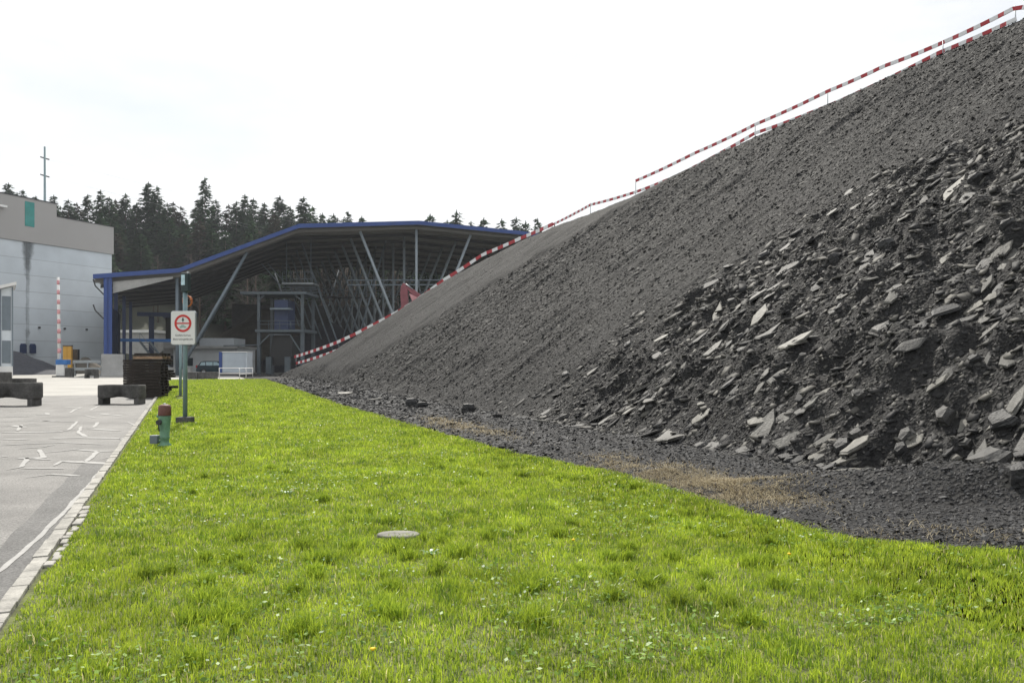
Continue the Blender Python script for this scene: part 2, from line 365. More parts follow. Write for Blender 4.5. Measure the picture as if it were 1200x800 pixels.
def H(w, s):
    w = np.asarray(w, float); s = np.asarray(s, float)
    base = T*w
    zc = crest(s)
    k = .5; m_ = np.minimum(base, zc+.02*(w-zc/T))
    d = np.abs(base-(zc+.02*(w-zc/T))); z = m_-np.clip(k-d, 0, k)**2/(4*k)
    z = np.minimum(z, zc-.65*(w-zc/T-9))
    on = np.clip(w/1.2, 0, 1); fars = far_fan(w, s)
    z = np.where(w > 0, z, 0); z = np.where(w > 0, np.maximum(z-.75*np.clip((9.8-s)/3.5, 0, 1)*np.exp(-((w-.9)/.85)**2), np.minimum(z, .05)), z)
    cm = np.clip((zc/T-w)/2.5+.08, .08, 1)
    # gullies running down the slope, benches, lumps
    z = z + cm*on*(fbm(s*.35, w*.05, 51, 5)*.75 + fbm(s*1.6, w*.22, 52, 4)*.50*np.clip((s-16)/8, .4, 1)*(1-.2*fars) + fars*.24 + fbm(s*4.5, w*.40, 59, 4)*.17*(1-.15*fars))
    c = coarse(w, s)*on
    z = z + c*(fbm(w*.8, s*.8, 53, 5)*.65 + np.abs(fbm(w*1.4+s*.3, s*2.0, 54, 4))*.9)
    z = z + on*fbm(w*5, s*5, 55, 3)*.03*(1-.7*fars)
    # strip of gravel in front with its ridge at the near end
    e = w-grass_w(s)
    zs = .06*np.clip(e/.4, 0, 1)+.03
    f_ = s-(6.16-.93*w); rid = .46*np.where(f_ < 0, np.exp(-(f_/.75)**2), np.exp(-(f_/.38)**2))*np.clip((w+2.3)/2.2, 0, 1)*np.clip((1.7-w)/.8, 0, 1)*np.clip((e-.05)/.4, 0, 1)
    zs = zs+fbm(w*1.5, s*1.5, 56, 4)*.10*np.clip(e/.5, 0, 1)+.10*np.clip((e-1.2)/1.5, 0, 1)
    fr = np.clip((w+.3)/.9, 0, 1)
    o_ = np.where(w < .6, zs*(1-fr)+np.maximum(z, zs*.6)*fr, z)
    return np.maximum(o_, rid+.06+fbm(w*3, s*3, 58, 3)*.05)*(rid > .02)+o_*(rid <= .02)
sl = np.concatenate([np.arange(-24,3,.5), np.arange(3,20,.075), np.arange(20,40,.12), np.arange(40,98,.28)])
wl1 = np.concatenate([np.arange(0,22,.075), np.arange(22,60,1.0)])
wl0 = np.concatenate([np.arange(-3.3,0,.075), [0.0]])
def local_grid(name, xs, ys, m):
    o = grid_mesh(name, xs, ys, H, m); o.location = P0; o.rotation_euler = (0, 0, ANG); return o
heap = local_grid('slate_heap', wl1, sl, M['heap'])
tag(heap, 'long steep heap of dark grey slate rubble rising to the right of the grass', 'heap')
strip = local_grid('gravel_strip', wl0, sl, M['strip']); tag(strip, kind='structure')
def surf(w, s, eps=.15):
    h = H(w, s); hx = (H(w+eps, s)-H(w-eps, s))/(2*eps); hy = (H(w, s+eps)-H(w, s-eps))/(2*eps)
    n = np.stack([-hx, -hy, np.ones_like(h)], -1); n /= np.linalg.norm(n, axis=-1, keepdims=True)
    return h, n
def camdist(w, s): return np.sqrt((w+7.67)**2+s**2)
def in_view(w, s, m=1.12):
    x = P0.x+w*U.x+s*Dv.x; y = P0.y+w*U.y+s*Dv.y
    return (y > 2.2) & (np.abs(x) < .645*y*m+1.0)
# small flakes: thin tilted quads
def flakes(name, w, s, size, m, tilt=.5, rnd=None, elong=1.7, lift=.25, thick=False):
    n = len(w); h, nr = surf(w, s)
    nr = nr+rng.normal(0, tilt, (n, 3)); nr[:, 2] = np.abs(nr[:, 2])+.2; nr /= np.linalg.norm(nr, axis=1, keepdims=True)
    fall = np.tile(np.array([1., 0, .6]), (n, 1))+rng.normal(0, .36, (n, 3))
    a = fall-(fall*nr).sum(1, keepdims=True)*nr; a /= np.linalg.norm(a, axis=1, keepdims=True)
    b = np.cross(nr, a); c = np.stack([w, s, h+size*lift], 1)
    ha = (size*elong/2)[:, None]; hb = (size/2)[:, None]
    J = lambda: rng.uniform(.55, 1.15, (n, 1))
    top = [c-a*ha*J()-b*hb*J(), c+a*ha*J()-b*hb*J(), c+a*ha*J()+b*hb*J(), c-a*ha*J()+b*hb*J()]
    r = rng.uniform(0, 1, n) if rnd is None else rnd
    if not thick:
        co = np.stack(top, 1).reshape(-1, 3); i = np.arange(n)*4
        loops = np.stack([i, i+1, i+2, i+3], 1).ravel(); o = np_mesh(name, co, loops, np.full(n, 4), m, attrs={'rnd': np.repeat(r, 4)})
    else:
        th = (size*rng.uniform(.12, .4, n))[:, None]
        bot = [t*1.0-nr*th+(c-t)*rng.uniform(-.12, .12, (n, 1)) for t in top]
        co = np.stack(top+bot, 1).reshape(-1, 3); i = np.arange(n)*8
        q = [(0,1,2,3),(7,6,5,4),(0,4,5,1),(1,5,6,2),(2,6,7,3),(3,7,4,0)]
        loops = np.stack([i+k for f in q for k in f], 1).ravel(); o = np_mesh(name, co, loops, np.full(6*n, 4), m, attrs={'rnd': np.repeat(r, 8)})
    o.location = P0; o.rotation_euler = (0, 0, ANG); return tag(o, kind='stuff')
def sample(n, w0, w1, s0, s1, p=1.2):
    w = rng.uniform(w0, w1, n*6); s = s0+(s1-s0)*rng.uniform(0, 1, n*6)**p; k = in_view(w, s) & (w < crest(s)/T+.8)
    return w[k][:n], s[k][:n]
w, s = sample(470000, .0, 21, 4, 90, 1.5); dd = camdist(w, s)
size = np.clip(rng.lognormal(np.log(.0165), .5, len(w)), .009, .08)*np.clip(dd/18, .8, 3)**.72*(1-.62*far_fan(w, s))
cf = coarse(w, s); r = np.clip(rng.uniform(0, 1, len(w))+.9*fbm(s*1.6, w*.10, 61, 5)-.34*far_fan(w, s)-.03, 0, 1)  # streaks down the slope put gully shading into the flake colour
o = flakes('slate_shingle', w, s, size, M['flake'], .33, r, 1.6); tag(o, 'fine dark slate shingle covering the slope of the heap', 'shingle')
w, s = sample(60000, 0, 16, 5, 26, 1.0); k = rng.uniform(0, 1, len(w)) < coarse(w, s)**1.2*.8; w = w[k]; s = s[k]
size = np.clip(rng.lognormal(np.log(.036), .5, len(w)), .015, .14)
o = flakes('slate_rubble', w, s, size, M['slab_stuff'], .40, rng.uniform(0, 1, len(w))**1.5, 1.7, .1, True); tag(o, 'broken slate rubble between the slabs on the near slope', 'rubble')
# grit on the strip
s = 4+66*rng.uniform(0, 1, 150000)**2.0; w = grass_w(s)+rng.uniform(-.12, 2.9, len(s))*1.0
k = in_view(w, s) & (w < .5); w = w[k]; s = s[k]; dd = camdist(w, s)
size = np.clip(rng.lognormal(np.log(.010), .5, len(w)), .006, .045)*np.clip(dd/9, .8, 4)**.8
o = flakes('slate_grit', w, s, size, M['flake_strip'], .45); tag(o, 'loose dark slate grit on the strip beside the grass', 'grit')

# ------------------------------------------------------------------ slabs
def slab_mesh(name, el, th, seed, blocky=False):
    rr = random.Random(seed); n = rr.randint(5, 7); vv = []; ff = []
    ang = sorted([(k+rr.uniform(-.35, .35))*2*math.pi/n for k in range(n)])
    pr = [rr.uniform(.62, 1.12) for _ in range(n)]
    lv = [(.90, 0), (1.0, -.3*th), (.97, -.75*th), (.82, -th)]
    if blocky: lv = [(.72, 0), (1.0, -.28*th), (.98, -.7*th), (.75, -th)]
    tx, ty = rr.uniform(-.15, .15)*th, rr.uniform(-.15, .15)*th
    for sc_, z in lv:
        for a, p in zip(ang, pr):
            x = math.cos(a)*p*sc_*el*.5+rr.uniform(-.03, .03); y = math.sin(a)*p*sc_*.5+rr.uniform(-.03, .03)
            vv.append((x, y, z+th*.5+tx*x+ty*y+rr.uniform(-.06, .06)*th))
    for k in range(3):
        for a in range(n): ff.append(((k+1)*n+a, (k+1)*n+(a+1)%n, k*n+(a+1)%n, k*n+a))
    ct = len(vv); vv.append((rr.uniform(-.1,.1), rr.uniform(-.1,.1), th*.56)); 
    for a in range(n): ff.append((ct, a, (a+1)%n))
    ff.append(tuple(range(3*n, 4*n))[::-1])
    me = bpy.data.meshes.new(name); me.from_pydata(vv, [], ff); me.update()
    bm = bmesh.new(); bm.from_mesh(me); bmesh.ops.subdivide_edges(bm, edges=bm.edges[:], cuts=2, use_grid_fill=True); bm.normal_update()
    P_ = np.array([v.co[:] for v in bm.verts]); d1 = fbm(P_[:, 0]*2.2+P_[:, 2]*5+seed, P_[:, 1]*2.2, seed, 4)*.13*(1 if not blocky else 1.5); d2 = np.where(fbm(P_[:, 2]*9+seed, P_[:, 0]*.8+P_[:, 1]*.6, seed+3, 2) > .05, .022, -.022)
    for v, a_, b_ in zip(bm.verts, d1, d2):
        nn_ = v.normal.copy(); v.co += nn_*float(a_)*(1-.55*abs(nn_.z)); v.co += Vector((nn_.x, nn_.y, 0))*float(b_)
    bm.to_mesh(me); bm.free(); me.update(); return me
variants = []
for k in range(12):
    variants.append((slab_mesh('slate_slab', random.uniform(1.6, 2.9), random.uniform(.08, .20), 100+k), False))
for k in range(5):
    variants.append((slab_mesh('slate_block', random.uniform(1.1, 1.5), random.uniform(.45, .75), 200+k, True), True))
def slab_at(w, s, size, var, mt, tilt=.25, lift=.1, name='slate_slab', along=None, nz=None):
    me, bl = variants[var]; key = me.name+'_'+mt.name; m2 = bpy.data.meshes.get(key)
    if m2 is None: m2 = me.copy(); m2.name = key; m2.materials.clear(); m2.materials.append(mt)
    o = bpy.data.objects.new(name, m2); C.objects.link(o)
    h, n = surf(np.array(w), np.array(s), .5); n = Vector(n)
    n = (n+Vector((random.gauss(0, tilt), random.gauss(0, tilt), abs(random.gauss(0, tilt))))).normalized()
    if nz: n = Vector(nz).normalized()
    a = Vector((1, random.gauss(0, .28), .6)) if along is None else Vector(along); a = (a-n*a.dot(n)).normalized(); b = n.cross(a)
    rot = Matrix((a, b, n)).transposed().to_4x4()
    base = Matrix.Translation(P0) @ Matrix.Rotation(ANG, 4, 'Z')
    o.matrix_world = base @ Matrix.Translation((w, s, float(h)+size*lift)) @ rot @ Matrix.Diagonal((size, size*random.uniform(.8, 1.1), size, 1))
    return o
cand = []
ww, ss_ = sample(6000, .1, 15, 5, 24, 1.0); cc = coarse(ww, ss_)
for a, b, c in zip(ww, ss_, cc):
    dens = .35+.65*float(vnoise(a*.45, b*.45, 71) > .45)
    if random.random() < c*dens*.75 or (a < .9 and random.random() < .15):
        cand.append((a, b, min(.36, random.lognormvariate(math.log(.12), .5))*(1.1 if a < 6 else 1)))
cand.sort(key=lambda t: -t[2]/math.hypot(t[0]+7.67, t[1])); cand = cand[:3000]
GL = 'flat slate slab strewn over the near part of the dark rubble slope'
BL = 'angular dark slate block lodged in the near part of the rubble slope'
for i, (a, b, sz) in enumerate(cand[:285]):
    v = random.randrange(12) if random.random() < .88 else 12+random.randrange(5)
    mt = M['slabs'][random.choices((0,1,2,3), (.13,.33,.34,.20))[0]] if v < 12 else M['slabs'][random.choice((2,3,3))]
    o = slab_at(a, b, sz, v, mt, .15, random.uniform(-.06, .04))
    if v < 12: tag(o, GL, 'slab', 'slate slabs on the slope', 'thing')
    else: o.name = 'slate_block'; tag(o, BL, 'rock', 'slate blocks on the slope')
rest = cand[285:]
w = np.array([c[0] for c in rest]); s = np.array([c[1] for c in rest]); sz = np.array([c[2] for c in rest])
o = flakes('small_slate_slabs', w, s, sz*.9, M['slab_stuff'], .22, rng.uniform(.1, 1, len(w)), 1.8, .12, True); tag(o, 'small pale and dark slate slabs scattered over the near slope', 'slabs')
def on_slope(px, py):
    xp = (px-600)/F; zp = (HOR-py)/F; D = (EYE+7.67*T)/(T*(.928*xp+.371)-zp); return toWS(xp*D, D)
specials = [((1118,225),1.0,0,0,'long narrow pale slate slab, highest of the big slabs on the slope'),((975,254),.55,3,1,'rounded grey slate slab lying alone high on the slope'),
 ((935,428),.8,2,0,'broad pale brown slate slab in the middle of the rubble'),((1140,350),.5,5,0,'pale oval slate slab near the right edge above the big boulders'),
 ((890,378),.7,7,0,'wide light slate slab tilted beside the edge of the coarse rubble'),((1190,455),.62,8,1,'pale slab cut by the right edge of the photo above the boulder nest'),
 ((955,523),.35,1,0,'small cream slate slab low on the slope above the gravel'),((832,462),.45,4,1,'squarish mid grey slab above the foot of the slope'),
 ((1003,500),.4,14,2,'upright dark grey block standing in the rubble'),((1050,335),.42,6,1,'mid grey slab leaning over a dark hollow'),((1065,425),.6,9,2,'large dull grey slab half buried in shingle')]
for (px, py), sz, v, mi, lb in specials:
    a, b = on_slope(px, py); o = slab_at(a, b, sz*.55, v, M['slabs'][mi], .06, .14); tag(o, lb, 'slab' if v < 12 else 'rock', None, 'thing')
# nest of boulders at the right edge, hollow blocks at the foot
for (px, py), sz, v, mi, lb in [((1160,522),1.0,12,2,'largest rounded boulder in the nest at the lower right'),((1150,490),.42,0,1,'flat pale topped slab lying over the boulder nest'),
   ((1186,500),.55,5,1,'light ridged slab lying across the right side of the boulder nest'),((1122,510),.8,13,3,'dark boulder on the left side of the boulder nest'),
   ((1150,548),.9,14,3,'black boulder at the bottom of the nest, just above the gravel ridge'),((1195,538),1.0,15,3,'grey boulder cut by the right edge beside the nest'),
   ((1120,488),.35,16,0,'small pale knobbly stone left of the boulder nest'),((1060,545),.7,12,3,'black block in a hollow above the gravel ridge'),((1175,470),.8,16,3,'dark block resting above the boulder nest')]:
    a, b = on_slope(px, py); o = slab_at(a, b, sz*.5, v, M['slabs'][mi], .08, .15, 'boulder'); tag(o, lb, 'boulder')
for (px, py), sz, v, mi, lb in [((482,478),.8,13,3,'dark rounded block at the foot of the heap beside the dry grass'),((493,480),.6,15,3,'low dark rock at the foot of the heap, second from the far end'),
   ((547,487),.7,14,3,'black rock at the heap foot above the second straw patch'),((583,494),.4,12,3,'small dark block at the heap foot where the shingle ends'),
   ((438,471),.6,1,1,'pale upright slab at the far foot of the heap'),((405,463),.7,2,0,'light slab lying at the heap foot near the red and white barrier'),
   ((588,526),.22,12,3,'single black stone on the gravel at the grass edge'),((790,528),.65,10,1,'triangular grey slab tipped onto the straw patch'),((635,502),.35,4,0,'small pale slab on the gravel below the rubble edge')]:
    g_ = gnd(px, py+2); a, b = toWS(g_.x, g_.y); o = slab_at(a, b, sz*.6, v, M['slabs'][mi], .15, .2, 'boulder' if v > 11 else 'slate_slab'); tag(o, lb, 'rock', None, 'thing')

# ------------------------------------------------------------------ grass
def blades(name, w, s, z, h, wid, m, rnd, lean=.5, loc=True):
    n = len(w); a = rng.uniform(0, 2*np.pi, n); la = rng.uniform(0, 2*np.pi, n); lm = h*np.abs(rng.normal(0, lean, n))
    ax = np.cos(a)*wid/2; ay = np.sin(a)*wid/2; lx = np.cos(la)*lm; ly = np.sin(la)*lm
    p = lambda x, y, q: np.stack([x, y, q], 1)
    v0 = p(w-ax, s-ay, z-.01); v1 = p(w+ax, s+ay, z-.01)
    v2 = p(w+ax*.85+lx*.35, s+ay*.85+ly*.35, z+h*.55); v3 = p(w-ax*.85+lx*.35, s-ay*.85+ly*.35, z+h*.55); v4 = p(w+lx, s+ly, z+h*(1-.18*np.minimum(lm/h, 1.5)))
    co = np.stack([v0, v1, v2, v3, v4], 1).reshape(-1, 3); i = np.arange(n)*5
    loops = np.stack([i, i+1, i+2, i+3, i+3, i+2, i+4], 1).ravel(); tot = np.tile([4, 3], n)
    o = np_mesh(name, co, loops, tot, m, True, {'rnd': np.repeat(rnd, 5)}); o.location = P0; o.rotation_euler = (0, 0, ANG)
    return tag(o, kind='stuff')
def kw(s): return kerb_w(s)
ws = []; 
for s0, s1, dens in [(-2,0.5,700),(.5,3.5,6500),(3.5,5.5,5200),(5.5,8,4300),(8,12,2800),(12,18,1500),(18,28,800),(28,42,420),(42,72,220)]:
    n = int((s1-s0)*8*dens); s = rng.uniform(s0, s1, n); lo = kw(s)+.03; hi = grass_w(s)+.04
    edge = fbm(s*1.2, s*0+2, 81)*.45+fbm(s*5, s*0+4, 80)*.30+np.abs(rng.normal(0, .05, n))*(1+3*(rng.uniform(0, 1, n) < .06)); hi = np.maximum(hi, np.where(s < 5, -1.0, hi))
    w = lo+(hi+edge-lo)*rng.uniform(0, 1, n); ws.append((w, s))
w = np.concatenate([a for a, b in ws]); s = np.concatenate([b for a, b in ws])
k = in_view(w, s, 1.25) & ((w-kw(s)) > .04*rng.uniform(0, 1, len(w))+.10*(fbm(s*1.7, w*1.7, 84)+.15)); w = w[k]; s = s[k]; dd = np.maximum(camdist(w, s), 3.5)
# slab lid in the grass keeps clear
lid = gnd(467, 632.5); lw, ls = toWS(lid.x, lid.y)
k = ~((np.abs(w-lw) < .19) & (s-ls > -.03) & (s-ls < .15)); w = w[k]; s = s[k]; dd = dd[k]
patch = fbm(w*.9, s*.9, 82, 4); tuf = np.clip((fbm(w*2.6, s*2.6, 83, 3)-.12)*5, 0, 1)
h = (.016+.040*rng.uniform(0, 1, len(w)))*(1+patch*.3+fbm(w*11, s*11, 86, 2)*1.6)+tuf*.04*rng.uniform(.3, 1, len(w)); h = np.clip(h, .015, .18)*np.clip(dd/14, 1, 1.25)
h *= np.clip((w-kw(s))*3+.35, .35, 1)*np.clip((grass_w(s)-w)*3+.6, .5, 1)
wid = .0050*np.clip(dd/6.0, 1, 12)**.9*rng.uniform(.7, 1.4, len(w))
zg = .03+fbm(w*.35, s*.35, 85)*.05
rn = np.clip(rng.beta(1.6, 1.6, len(w))+patch*.25+fbm(w*8, s*8, 87, 3)*.8-tuf*.12+.04, 0, 1)*.92; rn = np.where(rng.uniform(0, 1, len(w)) < .028, 1.0, rn)
o = blades('grass', w, s, np.maximum(zg, .03), h, wid, M['grass'], rn); tag(o, 'short bright green grass of the verge between road and heap', 'grass')
# denser dark tufts
tc_ = []
for k in range(90):
    s0 = random.choice([random.uniform(3.8, 12), random.uniform(3.8, 7)]); tc_.append((random.uniform(kw(s0)+.6, float(grass_w(s0))-.3), s0, random.uniform(.03, .09)))
for px, py in [(245,712),(270,728),(355,748),(625,690),(625,735),(378,662),(470,650),(540,655)]:
    g_ = gnd(px, py); tc_.append((*toWS(g_.x, g_.y), .12))
tw = []; ts = []; th = []
for a, b, r_ in tc_:
    n = int(3400*r_); tw.append(a+rng.normal(0, r_*.5, n)); ts.append(b+rng.normal(0, r_*.5, n)); th.append(rng.uniform(.05, .08+r_*.6, n))
tw = np.concatenate(tw); ts = np.concatenate(ts); th = np.concatenate(th); dd = camdist(tw, ts)
k = tw > kw(ts)+.1; tw = tw[k]; ts = ts[k]; th = th[k]; dd = dd[k]
o = blades('grass_tufts', tw, ts, np.full(len(tw), .03), th, .0055*np.clip(dd/6, 1, 3), M['grass'], rng.uniform(.1, .8, len(tw)), .6); tag(o, 'taller darker tufts of grass standing out of the verge', 'grass')
# low clover / daisy leaves: small bright discs
n = 26000; s = 3.5+22*rng.uniform(0, 1, n)**1.6; w = kw(s)+.2+(grass_w(s)-kw(s)-.25)*rng.uniform(0, 1, n); k = in_view(w, s) & (fbm(w*1.1, s*1.1, 91)+rng.normal(0, .06, n) > .05); w = w[k]; s = s[k]
nr = rng.normal(0, .45, (len(w), 3)); nr[:, 2] = 1; nr /= np.linalg.norm(nr, axis=1, keepdims=True)
a = np.cross(nr, rng.normal(0, 1, (len(w), 3))); a /= np.linalg.norm(a, axis=1, keepdims=True); b = np.cross(nr, a); c = np.stack([w, s, .03+rng.uniform(.025, .07, len(w))], 1); r_ = rng.uniform(.006, .014, (len(w), 1))
co = np.stack([c-a*r_*1.5, c-b*r_, c+a*r_*1.5, c+b*r_], 1).reshape(-1, 3); i = np.arange(len(w))*4
o = np_mesh('clover_leaves', co, np.stack([i, i+1, i+2, i+3], 1).ravel(), np.full(len(w), 4), M['weed'], attrs={'rnd': np.repeat(rng.uniform(0, 1, len(w)), 4)}); o.location = P0; o.rotation_euler = (0, 0, ANG)
tag(o, 'small broad clover and daisy leaves low in the grass', 'ground cover', kind='stuff')
# tiny white discs: daisy heads, and glints on the grass painted white
M['petal_glint'] = mat('petal_glint', (.8,.8,.78), .5, .03, 5)
n = 260; s = 3.6+30*rng.uniform(0, 1, n)**1.5; w = kw(s)+.3+(grass_w(s)-kw(s)-.4)*rng.uniform(0, 1, n); k = in_view(w, s) & (fbm(w*.6, s*.6, 93)+rng.normal(0, .1, n) > .0); w = w[k]; s = s[k]
nr = rng.normal(0, .5, (len(w), 3)); nr[:, 2] = 1; nr /= np.linalg.norm(nr, axis=1, keepdims=True)
a = np.cross(nr, rng.normal(0, 1, (len(w), 3))); a /= np.linalg.norm(a, axis=1, keepdims=True); b = np.cross(nr, a); c = np.stack([w, s, .03+rng.uniform(.05, .09, len(w))], 1); r_ = rng.uniform(.0035, .0065, (len(w), 1))*np.clip(camdist(w, s)/8, 1, 2)[:, None]
co = np.stack([c+(a*math.cos(t)+b*math.sin(t))*r_ for t in np.linspace(0, 2*math.pi, 7)[:-1]], 1).reshape(-1, 3); i = np.arange(len(w))*6
o = np_mesh('daisy_glints', co, np.stack([i+j for j in range(6)], 1).ravel(), np.full(len(w), 6), M['petal_glint']); o.location = P0; o.rotation_euler = (0, 0, ANG)
tag(o, 'tiny white daisy heads and painted glints dotted through the grass', 'flowers', kind='stuff')
# straw
def straw(cx, cy, n, sw, ss2, sizeh=.05):
    return rng.normal(cx, sw, n), rng.normal(cy, ss2, n)
ww = []; ss3 = []
for px, py, n, a, b in [(800,560,9000,.30,1.0),(860,578,5000,.24,.5),(760,550,3000,.28,.5),(548,500,2600,.28,1.2),(520,492,1400,.25,1.2),(1120,632,260,.3,.25),(1020,632,200,.2,.2)]:
    g_ = gnd(px, py+6); x, y = toWS(g_.x, g_.y); q = straw(x, y, n, a, b); ww.append(q[0]); ss3.append(q[1])
w = np.concatenate(ww); s = np.concatenate(ss3); k = (w > grass_w(s)-.15) & (w < .4) & (fbm(w*2, s*2, 88)+rng.normal(0, .1, len(w)) > -.12); w = w[k]; s = s[k]
dd = camdist(w, s)
o = blades('dry_grass', w, s, H(w, s)+.0, rng.uniform(.012, .05, len(w))*(1+1.5*(fbm(w*6,s*6,89)+.1)), .006*np.clip(dd/9, .8, 3), M['drygrass'], rng.uniform(0, 1, len(w)), 2.6); tag(o, 'matted dry straw patches where the grass meets the gravel', 'dry grass')
# a few weeds and dandelions as things
def leafy(name, label, loc, nl, ln, wd_, mtl, group=None, up=.55):
    mb = MB()
    for k in range(nl):
        a = k*2.4+random.uniform(-.3, .3); l_ = ln*random.uniform(.6, 1.1); d = Vector((math.cos(a), math.sin(a), 0)); sd = Vector((-d.y, d.x, 0)); u_ = random.uniform(up*.5, up*1.3)
        pts = [(0, .01, .1), (.35, u_*.45, .8), (.7, u_*.75, 1), (1, u_*.7, .05)]; vv = []
        for t, z, ww_ in pts: vv += [d*l_*t+sd*wd_*ww_*.5+Vector((0,0,z*l_)), d*l_*t-sd*wd_*ww_*.5+Vector((0,0,z*l_))]
        mb.add(vv, [(0,1,3,2),(2,3,5,4),(4,5,7,6)], True)
    o = mb.build(name, mtl); o.location = loc; return tag(o, label, 'plant', group)
M['weedplain'] = mat('weed_plain', (.05,.15,.03), .4, .3, 30)
for i, (px, py, lb) in enumerate([(336,582,'low dark leafy weed alone in the upper left of the grass'),(380,664,'broad leaved dock plant left of the stone lid'),(505,655,'bright leafy weed just right of and below the stone lid'),
    (760,612,'leafy weed close to the straw patch edge'),(250,716,'large leafy tuft weed at the lower left of the verge'),(620,690,'dark leafy clump weed in the middle foreground')]):
    g_ = gnd(px, py); g_.z = .03; leafy('weed', lb, g_, 14, .10, .022, M['weedplain'])
M['dandelion'] = mat('dandelion', (.8,.55,.01), .6, .1, 20)
for i, (px, py, lb) in enumerate([(672,644,'yellow dandelion head in the middle of the grass'),(925,662,'yellow dandelion nearest the gravel ridge'),(437,783,'pale yellow dandelion at the bottom of the photo')]):
    g_ = gnd(px, py+6); g_.z = .03; t = thing('dandelion', lb, 'flower', g_)
    MB().tube((0,0,0),(0,.005,.09),.0018, n=5).build('stem', M['weedplain'], t)
    MB().lathe([(.004,.088),(.014,.096),(.015,.102),(.004,.106)], n=12).build('flower_head', M['dandelion'], t)
# stone lid
mb = MB(); n = 20; mb.lathe([(.19,0),(.20,.03),(.195,.04),(.15,.042)], n=24)
o = mb.build('stone_cover', M['slabstone']); o.location = (lid.x, lid.y, .018); o.scale = (.95, .7, 1); tag(o, 'flat round pale stone cover half sunk in the grass', 'cover')
#--OBJECTS--
exec_marker = 1
# ------------------------------------------------------------------ hall
hall = thing('storage_hall', 'large open storage hall with folded roof, blue fascia and slanting steel columns', 'hall', W(-16.7, 95.1), ANG)
prof = [(-.9,10.7),(7.5,11.7),(20.4,17.4),(34.7,18.7),(48.5,18.25),(64,17.2)]
DEP = 47
def roofz(x): return float(np.interp(x, [p[0] for p in prof], [p[1] for p in prof]))
mb = MB(); mb.prism([(x, z) for x, z in prof]+[(x, z-.18) for x, z in prof[::-1]], 0, DEP); roof = mb.build('roof', M['roof_under'], hall)
mb = MB(); mb.prism([(x, z+.06) for x, z in prof]+[(x, z+.003) for x, z in prof[::-1]], -.05, DEP+.1); mb.build('roof_covering', M['roof_top'], roof)
mb = MB(); mb.prism([(x, z+.12) for x, z in prof]+[(x, z-.36) for x, z in prof[::-1]], -.14, -.004); mb.build('fascia', M['blue'], roof)
mb = MB()
y = .35
while y < DEP:
    mb.prism([(x, z-.185) for x, z in prof]+[(x, z-.36) for x, z in prof[::-1]], y, y+.12); y += 1.5
mb.build('purlins', M['roof_under'], roof)
for k in range(8):
    y = 1.0+6.2*k
    mb = MB(); mb.prism([(x, z-.37) for x, z in prof]+[(x, z-.72) for x, z in prof[::-1]], y, y+.22); mb.build('roof_beam', M['dark'] if k else M['roof_under'], hall)
M['strut'] = mat('strut_steel', (.24,.28,.31), .5, .12, 2)  # lighter copy of the painted steel, light on the struts put into colour
def fan(x, y, arms, m, z0=0, r=.16):
    for ax in arms: 
        MB().tube((x, y, z0), (x+ax, y, roofz(x+ax)-.8), r, n=10).build('column', m, hall)
for k in range(8):
    y = 1.1+6.2*k
    fan(7.3, y, (0, 7.4), M['steelblue'], 0, .17)
    fan(34.7, y, (-7.0, 0, 7.1), M['strut'], 0, .17)
for k in range(8):
    y = 4.2+6.2*k
    if k > 0: fan(28, y, (-6, 5), M['steelblue'], 0, .11)
    fan(52, y, (-5, 5), M['steelblue'], 0, .13)
MB().b2(15,62,DEP-.6,DEP-.2,0,11.2).build('dark_backdrop', M['dark'], hall)  # added dark sheet, darkens the view through the open hall
# left blue column with brackets, plinth, blue side wall
MB().b2(-.1,2.0,-.3,1.9,0,2.35).build('plinth', M['concrete'], hall, .03)
mb = MB(); mb.b2(.1,.42,0,.4,2.36,10.6); mb.b2(.62,.9,.02,.38,2.36,10.6); mb.b2(.42,.62,.1,.3,2.36,10.6); mb.build('blue_column', M['blue'], hall)
mb = MB(); mb.path([(-.9,.1,10.3),(-.7,.1,9.6),(.1,.1,8.7)], .07); mb.path([(-.9,.1,7.6),(-.7,.1,7.0),(.1,.1,6.1)], .07); mb.build('bracket', M['dark'], hall)
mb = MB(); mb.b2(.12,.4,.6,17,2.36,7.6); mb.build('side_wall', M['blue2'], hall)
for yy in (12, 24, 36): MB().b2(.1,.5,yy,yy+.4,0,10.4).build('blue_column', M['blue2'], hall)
MB().b2(1.0,8.5,9.0,9.3,3.9,4.25).build('blue_beam', M['blue3'], hall)
MB().b2(2.5,9.5,14,14.3,7.2,7.7).build('blue_beam', M['blue2'], hall)
for xx in (3.8, 6.4): MB().b2(xx,xx+.6,14.5,15,0,7.2).build('blue_column', M['blue2'], hall)
# stair
st = thing('stairway', 'blue steel stair rising behind the concrete plinth under the hall', 'stairs', W(-16.7+3.2, 95.1+7.5), ANG)
for dx in (0, 1.0): MB().bar((0+dx,0,3.9),(2.6+dx,0,.2),.08,.25).build('stringer', M['steelblue'], st)
mb = MB()
for k in range(12): mb.box((.15+k*.21+.5,.0,3.7-k*.29),(.9,.6,.04))
mb.build('treads', M['dark'], st)
mb = MB(); mb.bar((0,-.4,4.9),(2.6,-.4,1.2),.05); mb.bar((0,-.4,4.9),(0,-.4,3.9),.05); mb.bar((2.6,-.4,1.2),(2.6,-.4,.2),.05); mb.build('handrail', M['steelblue'], st)
